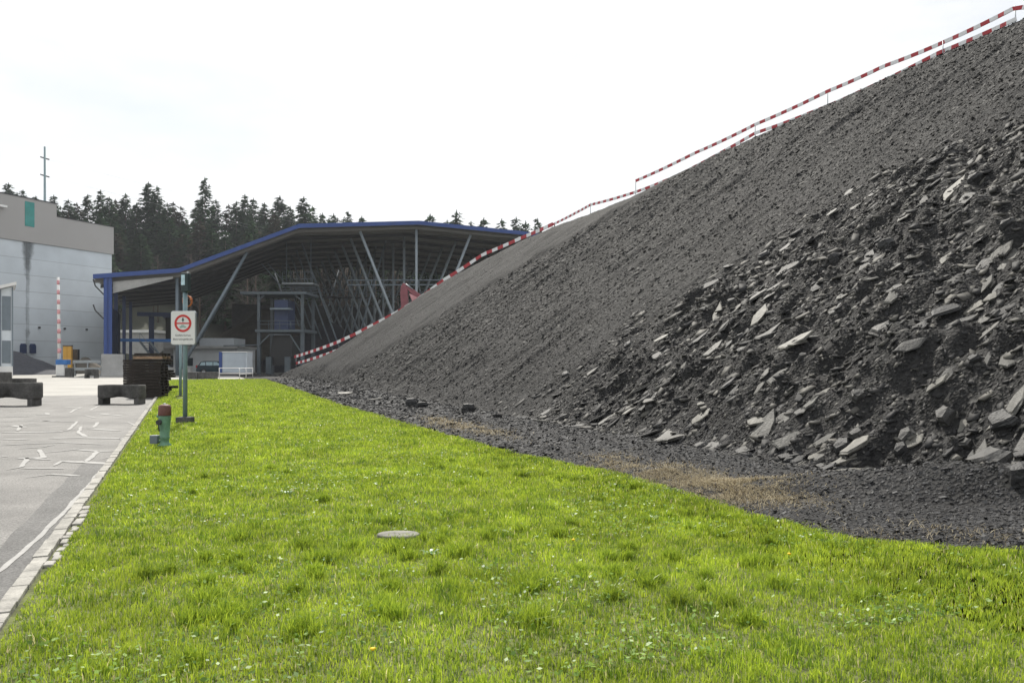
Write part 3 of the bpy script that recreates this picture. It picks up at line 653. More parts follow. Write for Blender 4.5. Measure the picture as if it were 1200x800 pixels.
# dark control cabin & grey block in hall
db = thing('machine_house', 'dark box shaped machine house beneath the low end of the hall roof', 'machine house', W(-16.7+6.6, 95.1+19), ANG)
MB().b2(-1.0,2.4,0,5,0,7.3).build('body', M['black'], db); MB().b2(-1.3,2.7,-.3,5.3,7.31,7.6).build('roof', M['blue2'], db)
MB().prism([(.95,10.15),(6.9,10.95),(6.9,10.7),(.95,8.9)], .5, .6).build('lit_soffit_sheet', M['concrete'], hall)  # pale sheet added to paint in the lit underside of the roof
# inner clay heap
def cone(name, label, cat, loc, rx, ry, hgt, m, seed, rz=0, flat=.06):
    n = 46; xs = np.linspace(-1, 1, n); X, Y = np.meshgrid(xs, xs); r = np.sqrt(X**2+Y**2)
    Z = np.clip(1-r, 0, 1); Z = np.where(Z > 1-flat*2, 1-flat*2+(Z-(1-flat*2))*.3, Z)*hgt + fbm(X*4, Y*4, seed)*hgt*.12*np.clip((1-r)*4, 0, 1) - .05
    o = grid_mesh(name, xs*rx, xs*ry, Z, m); o.location = loc; o.rotation_euler = (0,0,rz); return tag(o, label, cat)
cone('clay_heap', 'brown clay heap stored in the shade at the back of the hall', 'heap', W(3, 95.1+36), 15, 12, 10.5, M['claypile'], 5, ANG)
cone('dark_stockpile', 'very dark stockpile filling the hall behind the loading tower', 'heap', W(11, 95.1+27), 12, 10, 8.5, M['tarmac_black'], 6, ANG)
# catwalk
cw = thing('conveyor_gallery', 'thin horizontal double pipe gallery crossing between the hall columns', 'gallery', W(10, 99), ANG)
MB().tube((0,0,11.6),(18,0,12.3),.09).build('upper_pipe', M['steelblue'], cw); MB().tube((0,0,11.0),(18,0,11.7),.09).build('lower_pipe', M['steelblue'], cw)
for k in range(7): MB().tube((k*3,0,11.0+k*.117),(k*3,0,11.6+k*.117),.05).build('upright', M['steelblue'], cw)
cw = thing('inner_walkway', 'railed steel walkway deeper inside the hall between the slanting columns', 'walkway', W(6, 118), ANG)
MB().b2(0,24,0,1.2,10.9,11.1).build('deck', M['dark'], cw)
mb = MB(); mb.tube((0,0,12.1),(24,0,12.1),.05); mb.tube((0,0,11.6),(24,0,11.6),.05)
for k in range(13): mb.tube((k*2,0,11.1),(k*2,0,12.1),.05)
mb.build('railing', M['steelblue'], cw)
# ------------------------------------------------------------------ loading tower
def bx(px, Y): return at(px, Y).x
YT = 93.0; M['towersteel'] = mat('tower_steel', (.07,.09,.105), .5, .15, 2)
tw_ = thing('loading_tower', 'tall steel loading tower with platforms and dark hopper in the hall', 'tower', at(303, YT), 0)
kx = YT/F
def TX(px): return (px-303)*kx
def TZ(py): return EYE+(HOR-py)*kx
for px in (303, 354):
    for yy in (0, 5): MB().b2(TX(px)-.2,TX(px)+.2,yy,yy+.4,0,TZ(388)).build('leg', M['towersteel'], tw_); MB().b2(TX(px)-.16,TX(px)+.16,yy,yy+.3,TZ(388)+.003,TZ(342)).build('upper_leg', M['towersteel'], tw_)
MB().b2(TX(300),TX(358),-.4,5.6,TZ(389),TZ(386)).build('platform', M['towersteel'], tw_)
MB().b2(TX(283),TX(360),-.5,5.6,TZ(345),TZ(342)).build('platform', M['towersteel'], tw_)
MB().b2(TX(318),TX(342),-.6,.6,TZ(363),TZ(361)).build('platform', M['steelblue'], tw_)
mb = MB()
for zz in (380, 376): mb.tube((TX(303),-.4,TZ(zz)),(TX(354),-.4,TZ(zz)),.04)
for px in (303,316,329,342,354): mb.tube((TX(px),-.4,TZ(386)),(TX(px),-.4,TZ(376)),.04)
mb.build('railing', M['towersteel'], tw_)
MB().b2(TX(320),TX(336),.5,3.5,TZ(386)+.01,TZ(351)).build('blue_cabin', M['blue2'], tw_)
mb = MB(); mb.prism([(TX(318),TZ(394)),(TX(342),TZ(394)),(TX(340),TZ(420)),(TX(336),TZ(428)),(TX(318),TZ(428)),(TX(314),TZ(420))], .5, 4.5); mb.build('hopper', M['black'], tw_)
mb = MB(); mb.bar((TX(303),-.1,TZ(405)),(TX(316),-.1,TZ(392)),.14); mb.bar((TX(316),-.1,TZ(392)),(TX(340),-.1,TZ(392)),.14); mb.bar((TX(340),-.1,TZ(392)),(TX(353),-.1,TZ(412)),.14); mb.build('brace', M['towersteel'], tw_)
MB().bar((TX(303),-.1,TZ(352)),(TX(310),-.1,TZ(346)),.12).build('brace', M['towersteel'], tw_); MB().bar((TX(354),-.1,TZ(352)),(TX(346),-.1,TZ(346)),.12).build('brace', M['towersteel'], tw_)
for px in (314, 336): MB().b2(TX(px)-.2,TX(px)+.4,-.2,.4,0,TZ(418)).build('hopper_leg', M['towersteel'], tw_)
MB().bar((TX(262),0,TZ(405)),(TX(303),0,TZ(404)),.12).build('side_pipe', M['towersteel'], tw_)
# upper gondola platform hung from the roof
up = thing('hanging_platform', 'railed steel platform hanging from the hall roof above the loading tower', 'platform', at(332, 100), 0)
k2 = 100/F
def UX(px): return (px-332)*k2
def UZ(py): return EYE+(HOR-py)*k2
MB().b2(UX(330),UX(367),0,3,UZ(333),UZ(331)).build('deck', M['steel'], up)
mb = MB()
for zz in (327, 319): mb.tube((UX(331),0,UZ(zz)),(UX(366),0,UZ(zz)),.04)
for px in (331,340,348,357,366): mb.tube((UX(px),0,UZ(331)),(UX(px),0,UZ(319)),.045)
mb.build('railing', M['steelblue'], up)
for px in (333, 362): MB().tube((UX(px),1,UZ(331)),(UX(px),1,17.2),.06).build('hanger', M['steelblue'], up)
for q in range(4): MB().bar((UX(326-q*3),2+q,UZ(335+q*2.2)),(UX(366-q*2),2+q,UZ(335+q*2.2)),.16).build('support_beam', M['steelblue'], up)
for q in (0, 1): MB().bar((UX(325)+q*.8,1.5,UZ(333)),(UX(302)+q*.8,1.5,UZ(307)),.10).build('chute_rail', M['steelblue'], up)

# ------------------------------------------------------------------ office block, car, container, railing
YB = 98.0; kb = YB/F
of = thing('site_office', 'low pale flat roofed site office with a raised box on its roof', 'building', at(190, YB+2), R(4))
def OX(px): return (px-190)*kb
def OZ(py): return EYE+(HOR-py)*kb
MB().b2(OX(203),OX(278),0,9,0,OZ(408)).build('wall', M['offwhite'], of)
MB().b2(OX(190),OX(205)-.01,.4,9,0,OZ(400)).build('side_wall', M['concrete'], of)
MB().b2(OX(196),OX(281),-1.1,9.6,OZ(408)+.003,OZ(405)).build('roof_slab', M['concrete'], of, .03)
MB().b2(OX(229),OX(270),1.5,7,OZ(405)+.003,OZ(395)).build('roof_box', M['container'], of)
MB().b2(OX(207),OX(214),-.06,-.003,.05,2.1).build('door', M['concrete'], of); MB().b2(OX(219),OX(226),-.05,-.003,1.0,2.0).build('window', M['glass_dark'], of)
MB().b2(OX(192),OX(202),.33,.397,.3,2.3).build('vent', M['dark'], of)
sg_ = thing('yard_container', 'white corrugated container with a blue left edge beside the dark car', 'container', at(258, 87.5), R(3))
kc = 87.5/F
mb = MB(); n = 22; pts = []
for i in range(n*2+1): pts.append((.25+i*(31*kc-.3)/(n*2), (0 if i % 2 else .09)))
vv = [(x, y, .35) for x, y in pts]+[(x, y, 2.55) for x, y in pts]; m_ = len(pts)
mb.add(vv, [(i, i+1, m_+i+1, m_+i) for i in range(m_-1)]); mb.b2(.2,31*kc-.02,.1,2.3,.33,2.56); mb.build('body', M['container'], sg_)
MB().b2(-.12,.19,-.03,2.3,.33,2.62).build('corner_panel', M['blue'], sg_); MB().b2(.19,31*kc,-.05,2.33,2.565,2.66).build('top_rail', M['white'], sg_)
MB().b2(0,31*kc,0,2.2,.05,.325).build('underframe', M['dark'], sg_)
# car
def wheel_xz(mb, x, y, r, wdt): mb.tube((x, y-wdt/2, r), (x, y+wdt/2, r), r, n=20)
car = thing('parked_car', 'dark teal estate car seen from the side before the office', 'car', at(229.5, 96), R(2))
body = [(0,.45),(.05,.85),(.12,1.02),(.22,1.05),(.55,1.50),(.85,1.60),(2.5,1.60),(3.35,1.10),(4.35,.95),(4.5,.75),(4.5,.35),(3.95,.28),(3.8,.55),(3.35,.55),(3.2,.28),(1.3,.28),(1.15,.55),(.7,.55),(.55,.28),(.05,.32)]
MB().prism(body, 0, 1.75).build('body', M['carpaint'], car, .05)
for pts in ([(.42,1.08),(.66,1.46),(1.12,1.49),(1.12,1.08)],[(1.2,1.08),(1.2,1.5),(2.0,1.5),(2.0,1.08)],[(2.08,1.08),(2.08,1.5),(2.5,1.5),(3.05,1.08)]):
    MB().prism(pts, -.012, .006).build('side_window', M['screen'], car)
MB().prism([(.95,1.62),(2.3,1.62),(2.3,1.66),(.95,1.66)], .15, .2).build('roof_rail', M['steel'], car)
MB().prism([(-.02,.8),(.0,1.1),(.16,1.12),(.14,.8)], -.015, .25).build('tail_lamp', M['lamp_red'], car)
for x in (.92, 3.58):
    for y in (.1, 1.65):
        mb = MB(); wheel_xz(mb, x, y, .33, .22); wh = mb.build('wheel', M['tyre'], car)
        mb = MB(); mb.tube((x, y-.13, .33), (x, y+.13, .33), .2, n=16); mb.build('rim', M['steel'], wh)
# second vehicle glimpse not shown; railing by container
rl = thing('tube_railing', 'low white tubular railing in front of the container', 'railing', at(257, 74), 0)
kr = 74/F
for z_ in (.95, .45): MB().tube((0,0,z_),(37*kr,.5,z_),.035).build('rail', M['white'], rl); MB().tube((37*kr,.5,z_),(41*kr,-4.0,z_),.035).build('rail', M['white'], rl)
for x, y in ((0,0),(37*kr,.5),(41*kr,-4.0),(39*kr,-1.8)): MB().tube((x,y,0),(x,y,1.0),.04).build('post', M['white'], rl)
# concrete blocks in the yard
def cblock(px, Y, wpx, h, label, rz=0, m='concrete_dark'):
    w_ = wpx*Y/F; o = MB().box((0,0,h/2),(w_,.8,h)).build('concrete_block', M[m], bevel=.04); o.location = at(px, Y); o.rotation_euler = (0,0,rz); return tag(o, label, 'block')
cblock(227, 71, 11, .62, 'small concrete block left of its twin before the dark car', .1); cblock(244, 71, 19, .62, 'wider concrete block under the rear of the dark car view', -.05)
cblock(209, 90, 30, .9, 'long low grey concrete block left of the office', .03, 'concrete')
cblock(81.5, 79, 7, .95, 'upright grey concrete block right of the gate cabinet', .1)
# ------------------------------------------------------------------ silo building
sb_mat = bpy.data.materials.new('silo_concrete'); sb_mat.use_nodes = True; t = sb_mat.node_tree; n = t.nodes; l = t.links.new
tcn = n.new('ShaderNodeTexCoord'); mpn = n.new('ShaderNodeMapping'); mpn.inputs['Rotation'].default_value = (0, 0, 0); sp = n.new('ShaderNodeSeparateXYZ'); cb = n.new('ShaderNodeCombineXYZ')
l(tcn.outputs['Object'], sp.inputs[0]); l(sp.outputs[1], cb.inputs[0]); l(sp.outputs[2], cb.inputs[1])
br = n.new('ShaderNodeTexBrick'); br.inputs['Scale'].default_value = 1; br.inputs['Brick Width'].default_value = 13; br.inputs['Row Height'].default_value = 2.12; br.inputs['Mortar Size'].default_value = .035; br.inputs['Mortar Smooth'].default_value = .3; br.offset = 0; br.inputs['Bias'].default_value = 0
br.inputs['Color1'].default_value = (.52,.57,.61,1); br.inputs['Color2'].default_value = (.58,.625,.66,1); br.inputs['Mortar'].default_value = (.33,.36,.385,1); l(cb.outputs[0], br.inputs[0])
nn_ = n.new('ShaderNodeTexNoise'); nn_.inputs['Scale'].default_value = .35; nn_.inputs['Detail'].default_value = 8; l(cb.outputs[0], nn_.inputs[0])
mr = n.new('ShaderNodeMapRange'); mr.inputs[1].default_value=.3; mr.inputs[2].default_value=.7; mr.inputs[3].default_value=.92; mr.inputs[4].default_value=1.08; l(nn_.outputs[0], mr.inputs[0])
mm = n.new('ShaderNodeVectorMath'); mm.operation='SCALE'; l(br.outputs[0], mm.inputs[0]); l(mr.outputs[0], mm.inputs['Scale']); l(mm.outputs[0], n['Principled BSDF'].inputs['Base Color']); n['Principled BSDF'].inputs['Roughness'].default_value=.85
silo = thing('silo_building', 'tall pale concrete building with grey clad top storey left of the hall', 'building', (-57.8, 115, 0), R(-22.5))
MB().b2(-32,0,-60,0,0,17.0).build('wall', sb_mat, silo)
cl = MB().prism([(-60,17.003),(0.15,17.003),(0.15,20.9),(-8.9,20.9),(-8.9,22.6),(-60,22.6)], -32, .2, 'x').build('upper_cladding', M['clad'], silo)
MB().prism([(-60,22.603),(-8.75,22.603),(-8.75,22.72),(-60,22.72)], -32.1, .27, 'x').build('coping', M['dark'], silo)
MB().prism([(-8.6,20.903),(.3,20.903),(.3,21.0),(-8.6,21.0)], -32.1, .27, 'x').build('coping', M['dark'], silo)
MB().b2(.203,.24,-13.4,-12.1,19.0,22.2).build('window', M['teal'], silo)
MB().b2(.203,.9,-19,-16.2,20.8,21.05).build('awning', M['white'], silo); MB().b2(.203,.4,-17.5,-17.3,17.1,20.7).build('drain_pipe', M['blue'], silo)
for y_ in (-13.6, -12.3): MB().prism([(y_-.35,2.6),(y_+.35,2.6),(y_+.35,3.6),(y_+.2,3.85),(y_-.2,3.85),(y_-.35,3.6)], .003, .35, 'x').build('vent_hood', M['blue2'], silo)
for y_ in (-15.5,-11.3,-7.6,-4.2): MB().box((.08,y_,6.0),(.15,.25,.25)).build('anchor', M['dark'], silo)
# damp stain, its own shape
stm = mat('damp_stain', (.09,.10,.105), .9, .3, 1)
tt = stm.node_tree; nx_ = tt.nodes; ll = tt.links.new; tcs = nx_.new('ShaderNodeTexCoord'); ns = nx_.new('ShaderNodeTexNoise'); ns.inputs['Scale'].default_value = 1.2; ns.inputs['Detail'].default_value = 8; ll(tcs.outputs['Object'], ns.inputs[0])
sx = nx_.new('ShaderNodeSeparateXYZ'); ll(tcs.outputs['Object'], sx.inputs[0])
m1 = nx_.new('ShaderNodeMath'); m1.operation='ADD'; m1.inputs[1].default_value=12.9; ll(sx.outputs[1], m1.inputs[0]); m2 = nx_.new('ShaderNodeMath'); m2.operation='ABSOLUTE'; ll(m1.outputs[0], m2.inputs[0])
m3 = nx_.new('ShaderNodeMapRange'); m3.inputs[1].default_value=.15; m3.inputs[2].default_value=1.2; m3.inputs[3].default_value=.5; m3.inputs[4].default_value=-.6; ll(m2.outputs[0], m3.inputs[0])
m4 = nx_.new('ShaderNodeMapRange'); m4.inputs[1].default_value=12; m4.inputs[2].default_value=17; m4.inputs[3].default_value=-.45; m4.inputs[4].default_value=.25; ll(sx.outputs[2], m4.inputs[0])
a1 = nx_.new('ShaderNodeMath'); ll(m3.outputs[0], a1.inputs[0]); ll(m4.outputs[0], a1.inputs[1]); a2 = nx_.new('ShaderNodeMath'); a2.use_clamp = True; ll(a1.outputs[0], a2.inputs[0]); ll(ns.outputs[0], a2.inputs[1])
a3 = nx_.new('ShaderNodeMapRange'); a3.inputs[1].default_value=.35; a3.inputs[2].default_value=.95; a3.inputs[3].default_value=0; a3.inputs[4].default_value=.6; ll(a2.outputs[0], a3.inputs[0]); ll(a3.outputs[0], nx_['Principled BSDF'].inputs['Alpha'])
MB().add([(.006,-14.6,2),(.006,-11.2,2),(.006,-11.2,16.99),(.006,-14.6,16.99)], [(0,1,2,3)]).build('damp_stain', stm, silo)
cone('black_grit_heap', 'smooth black grit heap against the pale concrete wall', 'heap', at(14, 96), 7.5, 5, 3.1, M['tarmac_black'], 8, 0)
cone('grey_heap', 'small grey heap leaning against the concrete wall right of the yellow pillars', 'heap', at(100, 104), 3.2, 2.2, 2.4, M['claypile'], 9, 0)
# far small white building behind
fb = thing('far_shed', 'white walled shed glimpsed behind the blue columns', 'shed', at(135, 146), 0)
MB().b2(0,7,0,6,0,6.8).build('wall', M['concrete'], fb); MB().b2(-.3,7.3,-.4,6.4,6.803,7.3).build('roof', M['white'], fb)
# left cabin
cbn = thing('control_cabin', 'blue grey glazed cabin with white slanting roof at the left edge', 'cabin', at(15, 78), R(33))
MB().b2(-9,0,0,6,0,1.1).build('plinth', M['white'], cbn)
MB().prism([(-9,1.103),(-.02,1.103),(-.02,8.9),(-9,6.0)], .05, 6).build('wall', M['container'], cbn)
for i in range(10): MB().b2(-9+i*.99+.0,-9+i*.99+.12,-.06,.047,1.103,6.0+i*.99*.32).build('mullion', M['steelblue'], cbn)
for i in range(9):
    x = -9+i*.99+.13; z2 = 5.6+i*.99*.32
    for a, b in ((1.4,3.6),(4.6,z2-.2)): MB().b2(x+.06,x+.78,.0,.046,a,b).build('window', M['steelblue'], cbn)
MB().prism([(-10,5.75),(.3,9.05),(.3,9.35),(-10,6.05)], -.6, 6.4).build('roof', M['white'], cbn)
# ------------------------------------------------------------------ barrier gate
bg_ = thing('boom_gate', 'raised red and white boom gate on a white cabinet with blue band', 'gate', at(72, 80), 0)
kg = 80/F
MB().b2(-.4,.4,-.3,.4,.13,1.25).build('cabinet', M['white'], bg_, .02); MB().b2(-.42,.72,-.32,.42,1.253,1.75).build('blue_band', M['blue3'], bg_, .02); MB().b2(-.62,.62,-.6,.6,0,.127).build('foot', M['dark'], bg_)
bm_ = MB().tube((-.15,-.1,1.753),(-.28,-.1,10.0),.17,.12).build('boom', M['white'], bg_)
for k in range(8):
    z = 2.4+k*.98
    if k % 1 == 0: MB().tube((-.15-.13*(z-1.75)/8.2,-.1,z),(-.15-.13*(z+.45-1.75)/8.2,-.1,z+.45),.176-.05*(z-1.75)/8.2,.176-.05*(z+.45-1.75)/8.2).build('red_band', M['pinklight'], bm_)
yp = {'used': False}
yt = thing('yellow_pillar', 'yellow card reader pillar directly right of the gate boom', 'pillar')
MB().b2(-.22,.22,-.15,.15,0,3.2).build('body', M['yellow'], yt, .02); MB().b2(-.24,.24,-.17,.17,3.203,3.3).build('cap', M['dark'], yt)
place(yt, yp, at(77, 86)); place(yt, yp, at(82, 86), 0, 'yellow pillar further right of the gate boom, beside the dark box')
bxs = MB().b2(-.35,.35,-.2,.2,1.4,2.9); bxs.tube((0,0,0),(0,0,1.4),.08)
o = bxs.build('dark_signal_box', M['dark'], bevel=.05); o.location = at(88.5, 87); tag(o, 'dark rounded signal box on a stand right of the yellow pillars', 'signal')
gr = thing('guard_rail', 'horizontal steel guard rail running from the gate to the concrete plinth', 'barrier', at(85, 86), 0)
for z_ in (1.55, .75): MB().b2(0,33*86/F,0,.1,z_-.15,z_+.15).build('rail', M['steel'], gr)
for x in (.1, 1.5, 3.0): MB().b2(x,x+.12,.11,.25,0,1.7).build('post', M['steel'], gr)

# ------------------------------------------------------------------ planters
def planter(px, py, lenpx, label, rz=0, hgt=.72, dark='concrete_dark', st=None):
    g_ = gnd(px, py); L_ = lenpx*g_.y/F
    t = thing('concrete_planter', label, 'planter', g_, rz, 'concrete planters standing in the road')
    z0 = .2*hgt/.72; outl = []; nn = 60
    for k in range(nn):
        a = 2*math.pi*k/nn; c_, s_ = math.cos(a), math.sin(a); x = (abs(c_)**.55)*(1 if c_ > 0 else -1)*L_/2; y = (abs(s_)**.6)*(1 if s_ > 0 else -1)*.42
        y *= 1-.38*math.exp(-(x/(L_*.13))**2)-.07*math.cos(x/L_*2*math.pi*5); outl.append((x, y))
    mb = MB(); N_ = nn
    rings = [(.93, z0), (1.0, z0+.08), (1.0, hgt-.04), (.97, hgt), (.86, hgt), (.85, hgt-.10)]
    vv = [(x*k_, y*k_, z_+(.10*math.exp(-(x/(L_*.28))**2) if i == 0 else 0)) for i, (k_, z_) in enumerate(rings) for x, y in outl]
    mb.add(vv, [(r*N_+i, r*N_+(i+1)%N_, (r+1)*N_+(i+1)%N_, (r+1)*N_+i) for r in range(len(rings)-1) for i in range(N_)], True)
    mb.add(vv, [tuple(range(N_))[::-1]]); b = mb.build('tub', M[dark], t)
    mb = MB(); mb.add([(x*.85, y*.85, hgt-.07) for x, y in outl], [tuple(range(N_))]); mb.build('soil', M['soil'], t)
    for x in (-L_*.4, L_*.4): MB().b2(x-.09,x+.09,-.3,.3,0,z0+.12).build('foot', M[dark], t, .01)
    return t
planter(143, 473.5, 51, 'lobed dark concrete planter standing alone in front of the pallet stacks', R(2))
planter(13, 475.5, 68, 'long lobed concrete planter at the left edge, nearest to the camera', R(1), .84)
planter(24, 456, 33, 'low concrete planter behind the long one at the left edge', R(4), .62)
planter(1, 457, 20, 'tall dark planter cut by the left edge behind the long one', R(0), 1.0)
planter(107.5, 443, 14, 'small far planter on feet in front of the guard rail', R(-3), .85)

# ------------------------------------------------------------------ pallets
pal = thing('pallet', 'dark weathered pallet in the tall front stack', 'pallet')
mb = MB()
for k in range(11): mb.box((-.55+k*.11, 0, .115), (.085, .95, .022))
mb.build('deck', M['pallet'], pal)
mb = MB()
for y in (-.42, 0, .42): mb.box((0, y, .055), (1.2, .09, .09))
mb.build('runners', M['pallet'], pal)
ps = {'used': False}
gp = gnd(170, 466.5); z = 0.008
for k in range(13):
    place(pal, ps, (gp.x+random.uniform(-.03,.03), gp.y+.5+random.uniform(-.03,.03), z), R(3)+random.uniform(-.03,.03), 'dark weathered pallet in the tall front stack', 'pallets of the tall front stack', (1.02,1,1)); z += .129
o = None
for k in range(2):
    t2 = copy_tree(pal); t2.location = (gp.x+.1+.03*k, gp.y+.45, z); t2.rotation_euler = (0,0,R(2+3*k)); t2['label'] = ('sunlit brown slatted pallet near the top of the tall front stack' if k == 0 else 'dark pallet lying on the very top of the tall front stack'); del t2['group']; z += .13
    if k == 0:
        for ch in t2.children: ch.data = ch.data.copy(); ch.data.materials[0] = M['pallet_brown']
gp2 = gnd(150, 460); z = 0.008
for k in range(13):
    place(pal, ps, (gp2.x, gp2.y+.7+random.uniform(-.03,.03), z), R(1)+random.uniform(-.03,.03), 'dark pallet in the lower stack behind and left of the tall one', 'pallets of the lower left stack', (.62,1,1)); z += .128
gp3 = gnd(187, 462); z = .008
for k in range(13):
    sc2 = random.uniform(.42, .62)*(1-.02*k)
    place(pal, ps, (gp3.x-.1+random.uniform(-.08,.16)+ .16*math.sin(k*1.1), gp3.y+.5+k*.02, z), R(8)+random.uniform(-.3,.3), 'short crooked pallet in the untidy stack right of the tall one', 'pallets of the untidy right stack', (sc2,1,1)); z += .129

# ------------------------------------------------------------------ hydrant
hy = gnd(193, 524.5); hy.z = .0
K = .80/ (51*hy.y/F) ; ph = 51*hy.y/F     # height from the photo scale
t = thing('fire_hydrant', 'green pillar hydrant with dark red cap standing in the grass', 'hydrant', hy, 0); kk = ph/.87
def hs(l_): return [(r*kk, z*kk) for r, z in l_]
MB().lathe(hs([(.105,.0),(.13,.03),(.13,.06),(.085,.10),(.08,.16),(.095,.19),(.095,.23),(.085,.24),(.105,.42),(.118,.62),(.118,.64)]), n=28).build('body', M['hyd_green'], t)
MB().lathe(hs([(.122,.645),(.126,.66),(.122,.74),(.118,.82),(.105,.85),(.06,.868),(.02,.87)]), n=28).build('cap', M['hyd_red'], t)
mb = MB(); mb.lathe(hs([(.03,.868),(.03,.885),(.01,.89)]), n=12); mb.build('spindle', M['steel'], t)
nz = MB().tube((-.05*kk,-.07*kk,.52*kk),(-.06*kk,-.16*kk,.52*kk),.052*kk, n=20).build('outlet', M['dark'], t)
MB().tube((-.06*kk,-.165*kk,.50*kk),(-.05*kk,-.13*kk,.34*kk),.012*kk, n=8).build('chain', M['dark'], t)
MB().tube((-.09*kk,0,.63*kk),(-.15*kk,0,.63*kk),.03*kk, n=14).build('side_lug', M['hyd_green'], t)
mb = MB(); mb.tube((-.06*kk,0,.13*kk),(-.15*kk,0,.13*kk),.028*kk); mb.build('valve_pipe', M['hyd_green'], t)
mb = MB(); mb.box((-.19*kk,-.02,.17*kk),(.15*kk,.13*kk,.17*kk)); mb.build('meter_box', M['steelblue'], t, .008)
# ------------------------------------------------------------------ sign
sp_ = gnd(217, 497.5); ks = sp_.y/F
sg = thing('no_entry_sign', 'white sign with red ring on a grey post in a concrete foot', 'sign', sp_, R(-4))
def SZ(py): return (497.5-py)*ks
MB().box((0,0,.10),(.34,.34,.20)).build('foot', M['concrete_dark'], sg, .02)
MB().tube((0,0,.2),(0,0,SZ(340)),.055, n=16).build('post', M['post'], sg)
bw, bh, zc_ = 28.5*ks, 38.5*ks, SZ(384.2)
def rrect(w_, h_, r, n=6):
    pts = []
    for cx, cy, a0 in ((w_/2-r,h_/2-r,0),(-w_/2+r,h_/2-r,90),(-w_/2+r,-h_/2+r,180),(w_/2-r,-h_/2+r,270)):
        for k in range(n+1): a = R(a0+90*k/n); pts.append((cx+r*math.cos(a), cy+r*math.sin(a)))
    return pts
MB().prism([(x, z+zc_) for x, z in rrect(bw, bh, .05)], -.115, -.06).build('panel', M['white'], sg)
mb = MB(); mb.prism([(x, z+zc_) for x, z in rrect(bw+.03, bh+.03, .06)], -.1, -.055); mb.build('rim', M['steel'], sg)
cz_ = SZ(379.0); ro, ri = 10.2*ks, 7.6*ks; n = 48
mb = MB(); vv = []
for a in range(n):
    c_, s_ = math.cos(2*math.pi*a/n), math.sin(2*math.pi*a/n)
    vv += [(ro*c_, -.120, cz_+ro*s_), (ri*c_, -.120, cz_+ri*s_)]
mb.add(vv, [(2*a, 2*a+1, (2*a+3)%(2*n), (2*a+2)%(2*n)) for a in range(n)]); mb.box((0,-.1195,cz_),(ri*2,.003,1.5*ks)); mb.build('red_ring', M['red'], sg)
# motorcycle above the bar
mb = MB()
mb.prism([(-.011,cz_+.03),(.011,cz_+.03),(.011,cz_+.075),(-.011,cz_+.075)], -.1215, -.1188)
mb.prism([(-.035,cz_+.07),(.035,cz_+.07),(.022,cz_+.10),(-.022,cz_+.10)], -.122, -.1185); mb.prism([(-.02,cz_+.09),(.02,cz_+.09),(.012,cz_+.14),(-.012,cz_+.14)], -.1225, -.119); mb.build('motorcycle_symbol', M['ghost'], sg)
mb = MB(); mb.prism([(-.085,cz_-.105),(.085,cz_-.105),(.085,cz_-.075),(.045,cz_-.068),(.025,cz_-.04),(-.035,cz_-.04),(-.055,cz_-.068),(-.085,cz_-.075)], -.122, -.1185)
for x in (-.05, .05): mb.tube((x,-.1225,cz_-.105),(x,-.119,cz_-.105),.017, n=12)
mb.build('car_symbol', M['ghost2'], sg)
def text(body, size, loc, parent, m, name='lettering', width=None, rot=(R(90),0,0)):
    cu = bpy.data.curves.new(name, 'FONT'); cu.body = body; cu.size = size; cu.align_x = 'CENTER'; cu.extrude = .0008; cu.fill_mode = 'BOTH'
    tmp = bpy.data.objects.new('tmp', cu); C.objects.link(tmp); dg = bpy.context.evaluated_depsgraph_get(); me = bpy.data.meshes.new_from_object(tmp.evaluated_get(dg)); bpy.data.objects.remove(tmp)
    xs = [v.co.x for v in me.vertices]; ww_ = max(xs)-min(xs); k = width/ww_ if width else 1
    for v in me.vertices: v.co.x *= k
    me.materials.clear(); me.materials.append(m); o = bpy.data.objects.new(name, me); C.objects.link(o); o.parent = parent; o.location = loc; o.rotation_euler = rot; return o
text('Gefährliches', .062, (0,-.1175,SZ(393.9)), sg, M['letter'], width=18.5*ks); text('Betriebsgelände', .062, (0,-.1175,SZ(398.4)), sg, M['letter'], width=23.5*ks)
mb = MB(); mb.box((0,-.045,zc_+.25),(.20,.10,.03)); mb.box((0,-.045,zc_-.25),(.20,.10,.03)); mb.build('clamp', M['steel'], sg)
# box camera on top
MB().box((.03,-.02,SZ(331)),(8.5*ks,.16,22*ks)).build('device_box', M['tealbox'], sg, .015)
MB().box((.0,-.112,SZ(328.5)),(4.4*ks,.015,12*ks)).build('device_panel', M['screen'], sg)
MB().tube((.07,0,SZ(320)),(.07,0,SZ(318)),.03, n=10).build('device_knob', M['steel'], sg)
mb = MB()
for k in range(26):
    a = k*2*math.pi/12; b_ = (k+1)*2*math.pi/12; mb.tube((.11*math.cos(a)+.02,.02+.004*k,SZ(352.5)+.14*math.sin(a)),(.11*math.cos(b_)+.02,.02+.004*(k+1),SZ(352.5)+.14*math.sin(b_)),.012, n=6)
mb.build('cable_coil', M['orange'], sg)
lp = thing('steel_post', 'plain slim grey post standing in the grass just behind the sign', 'post', gnd(211.5, 466), 0)
MB().tube((0,0,0),(0,0,2.35),.06, n=12).build('shaft', M['post'], lp); MB().box((0,0,.05),(.3,.3,.1)).build('foot', M['concrete_dark'], lp)
# stone in grass near it
o = MB().box((0,0,.05),(.28,.22,.1)).build('marker_stone', M['slabstone'], bevel=.03); o.location = gnd(212, 468.5); tag(o, 'tiny pale marker stone in the grass by the slim post', 'stone')

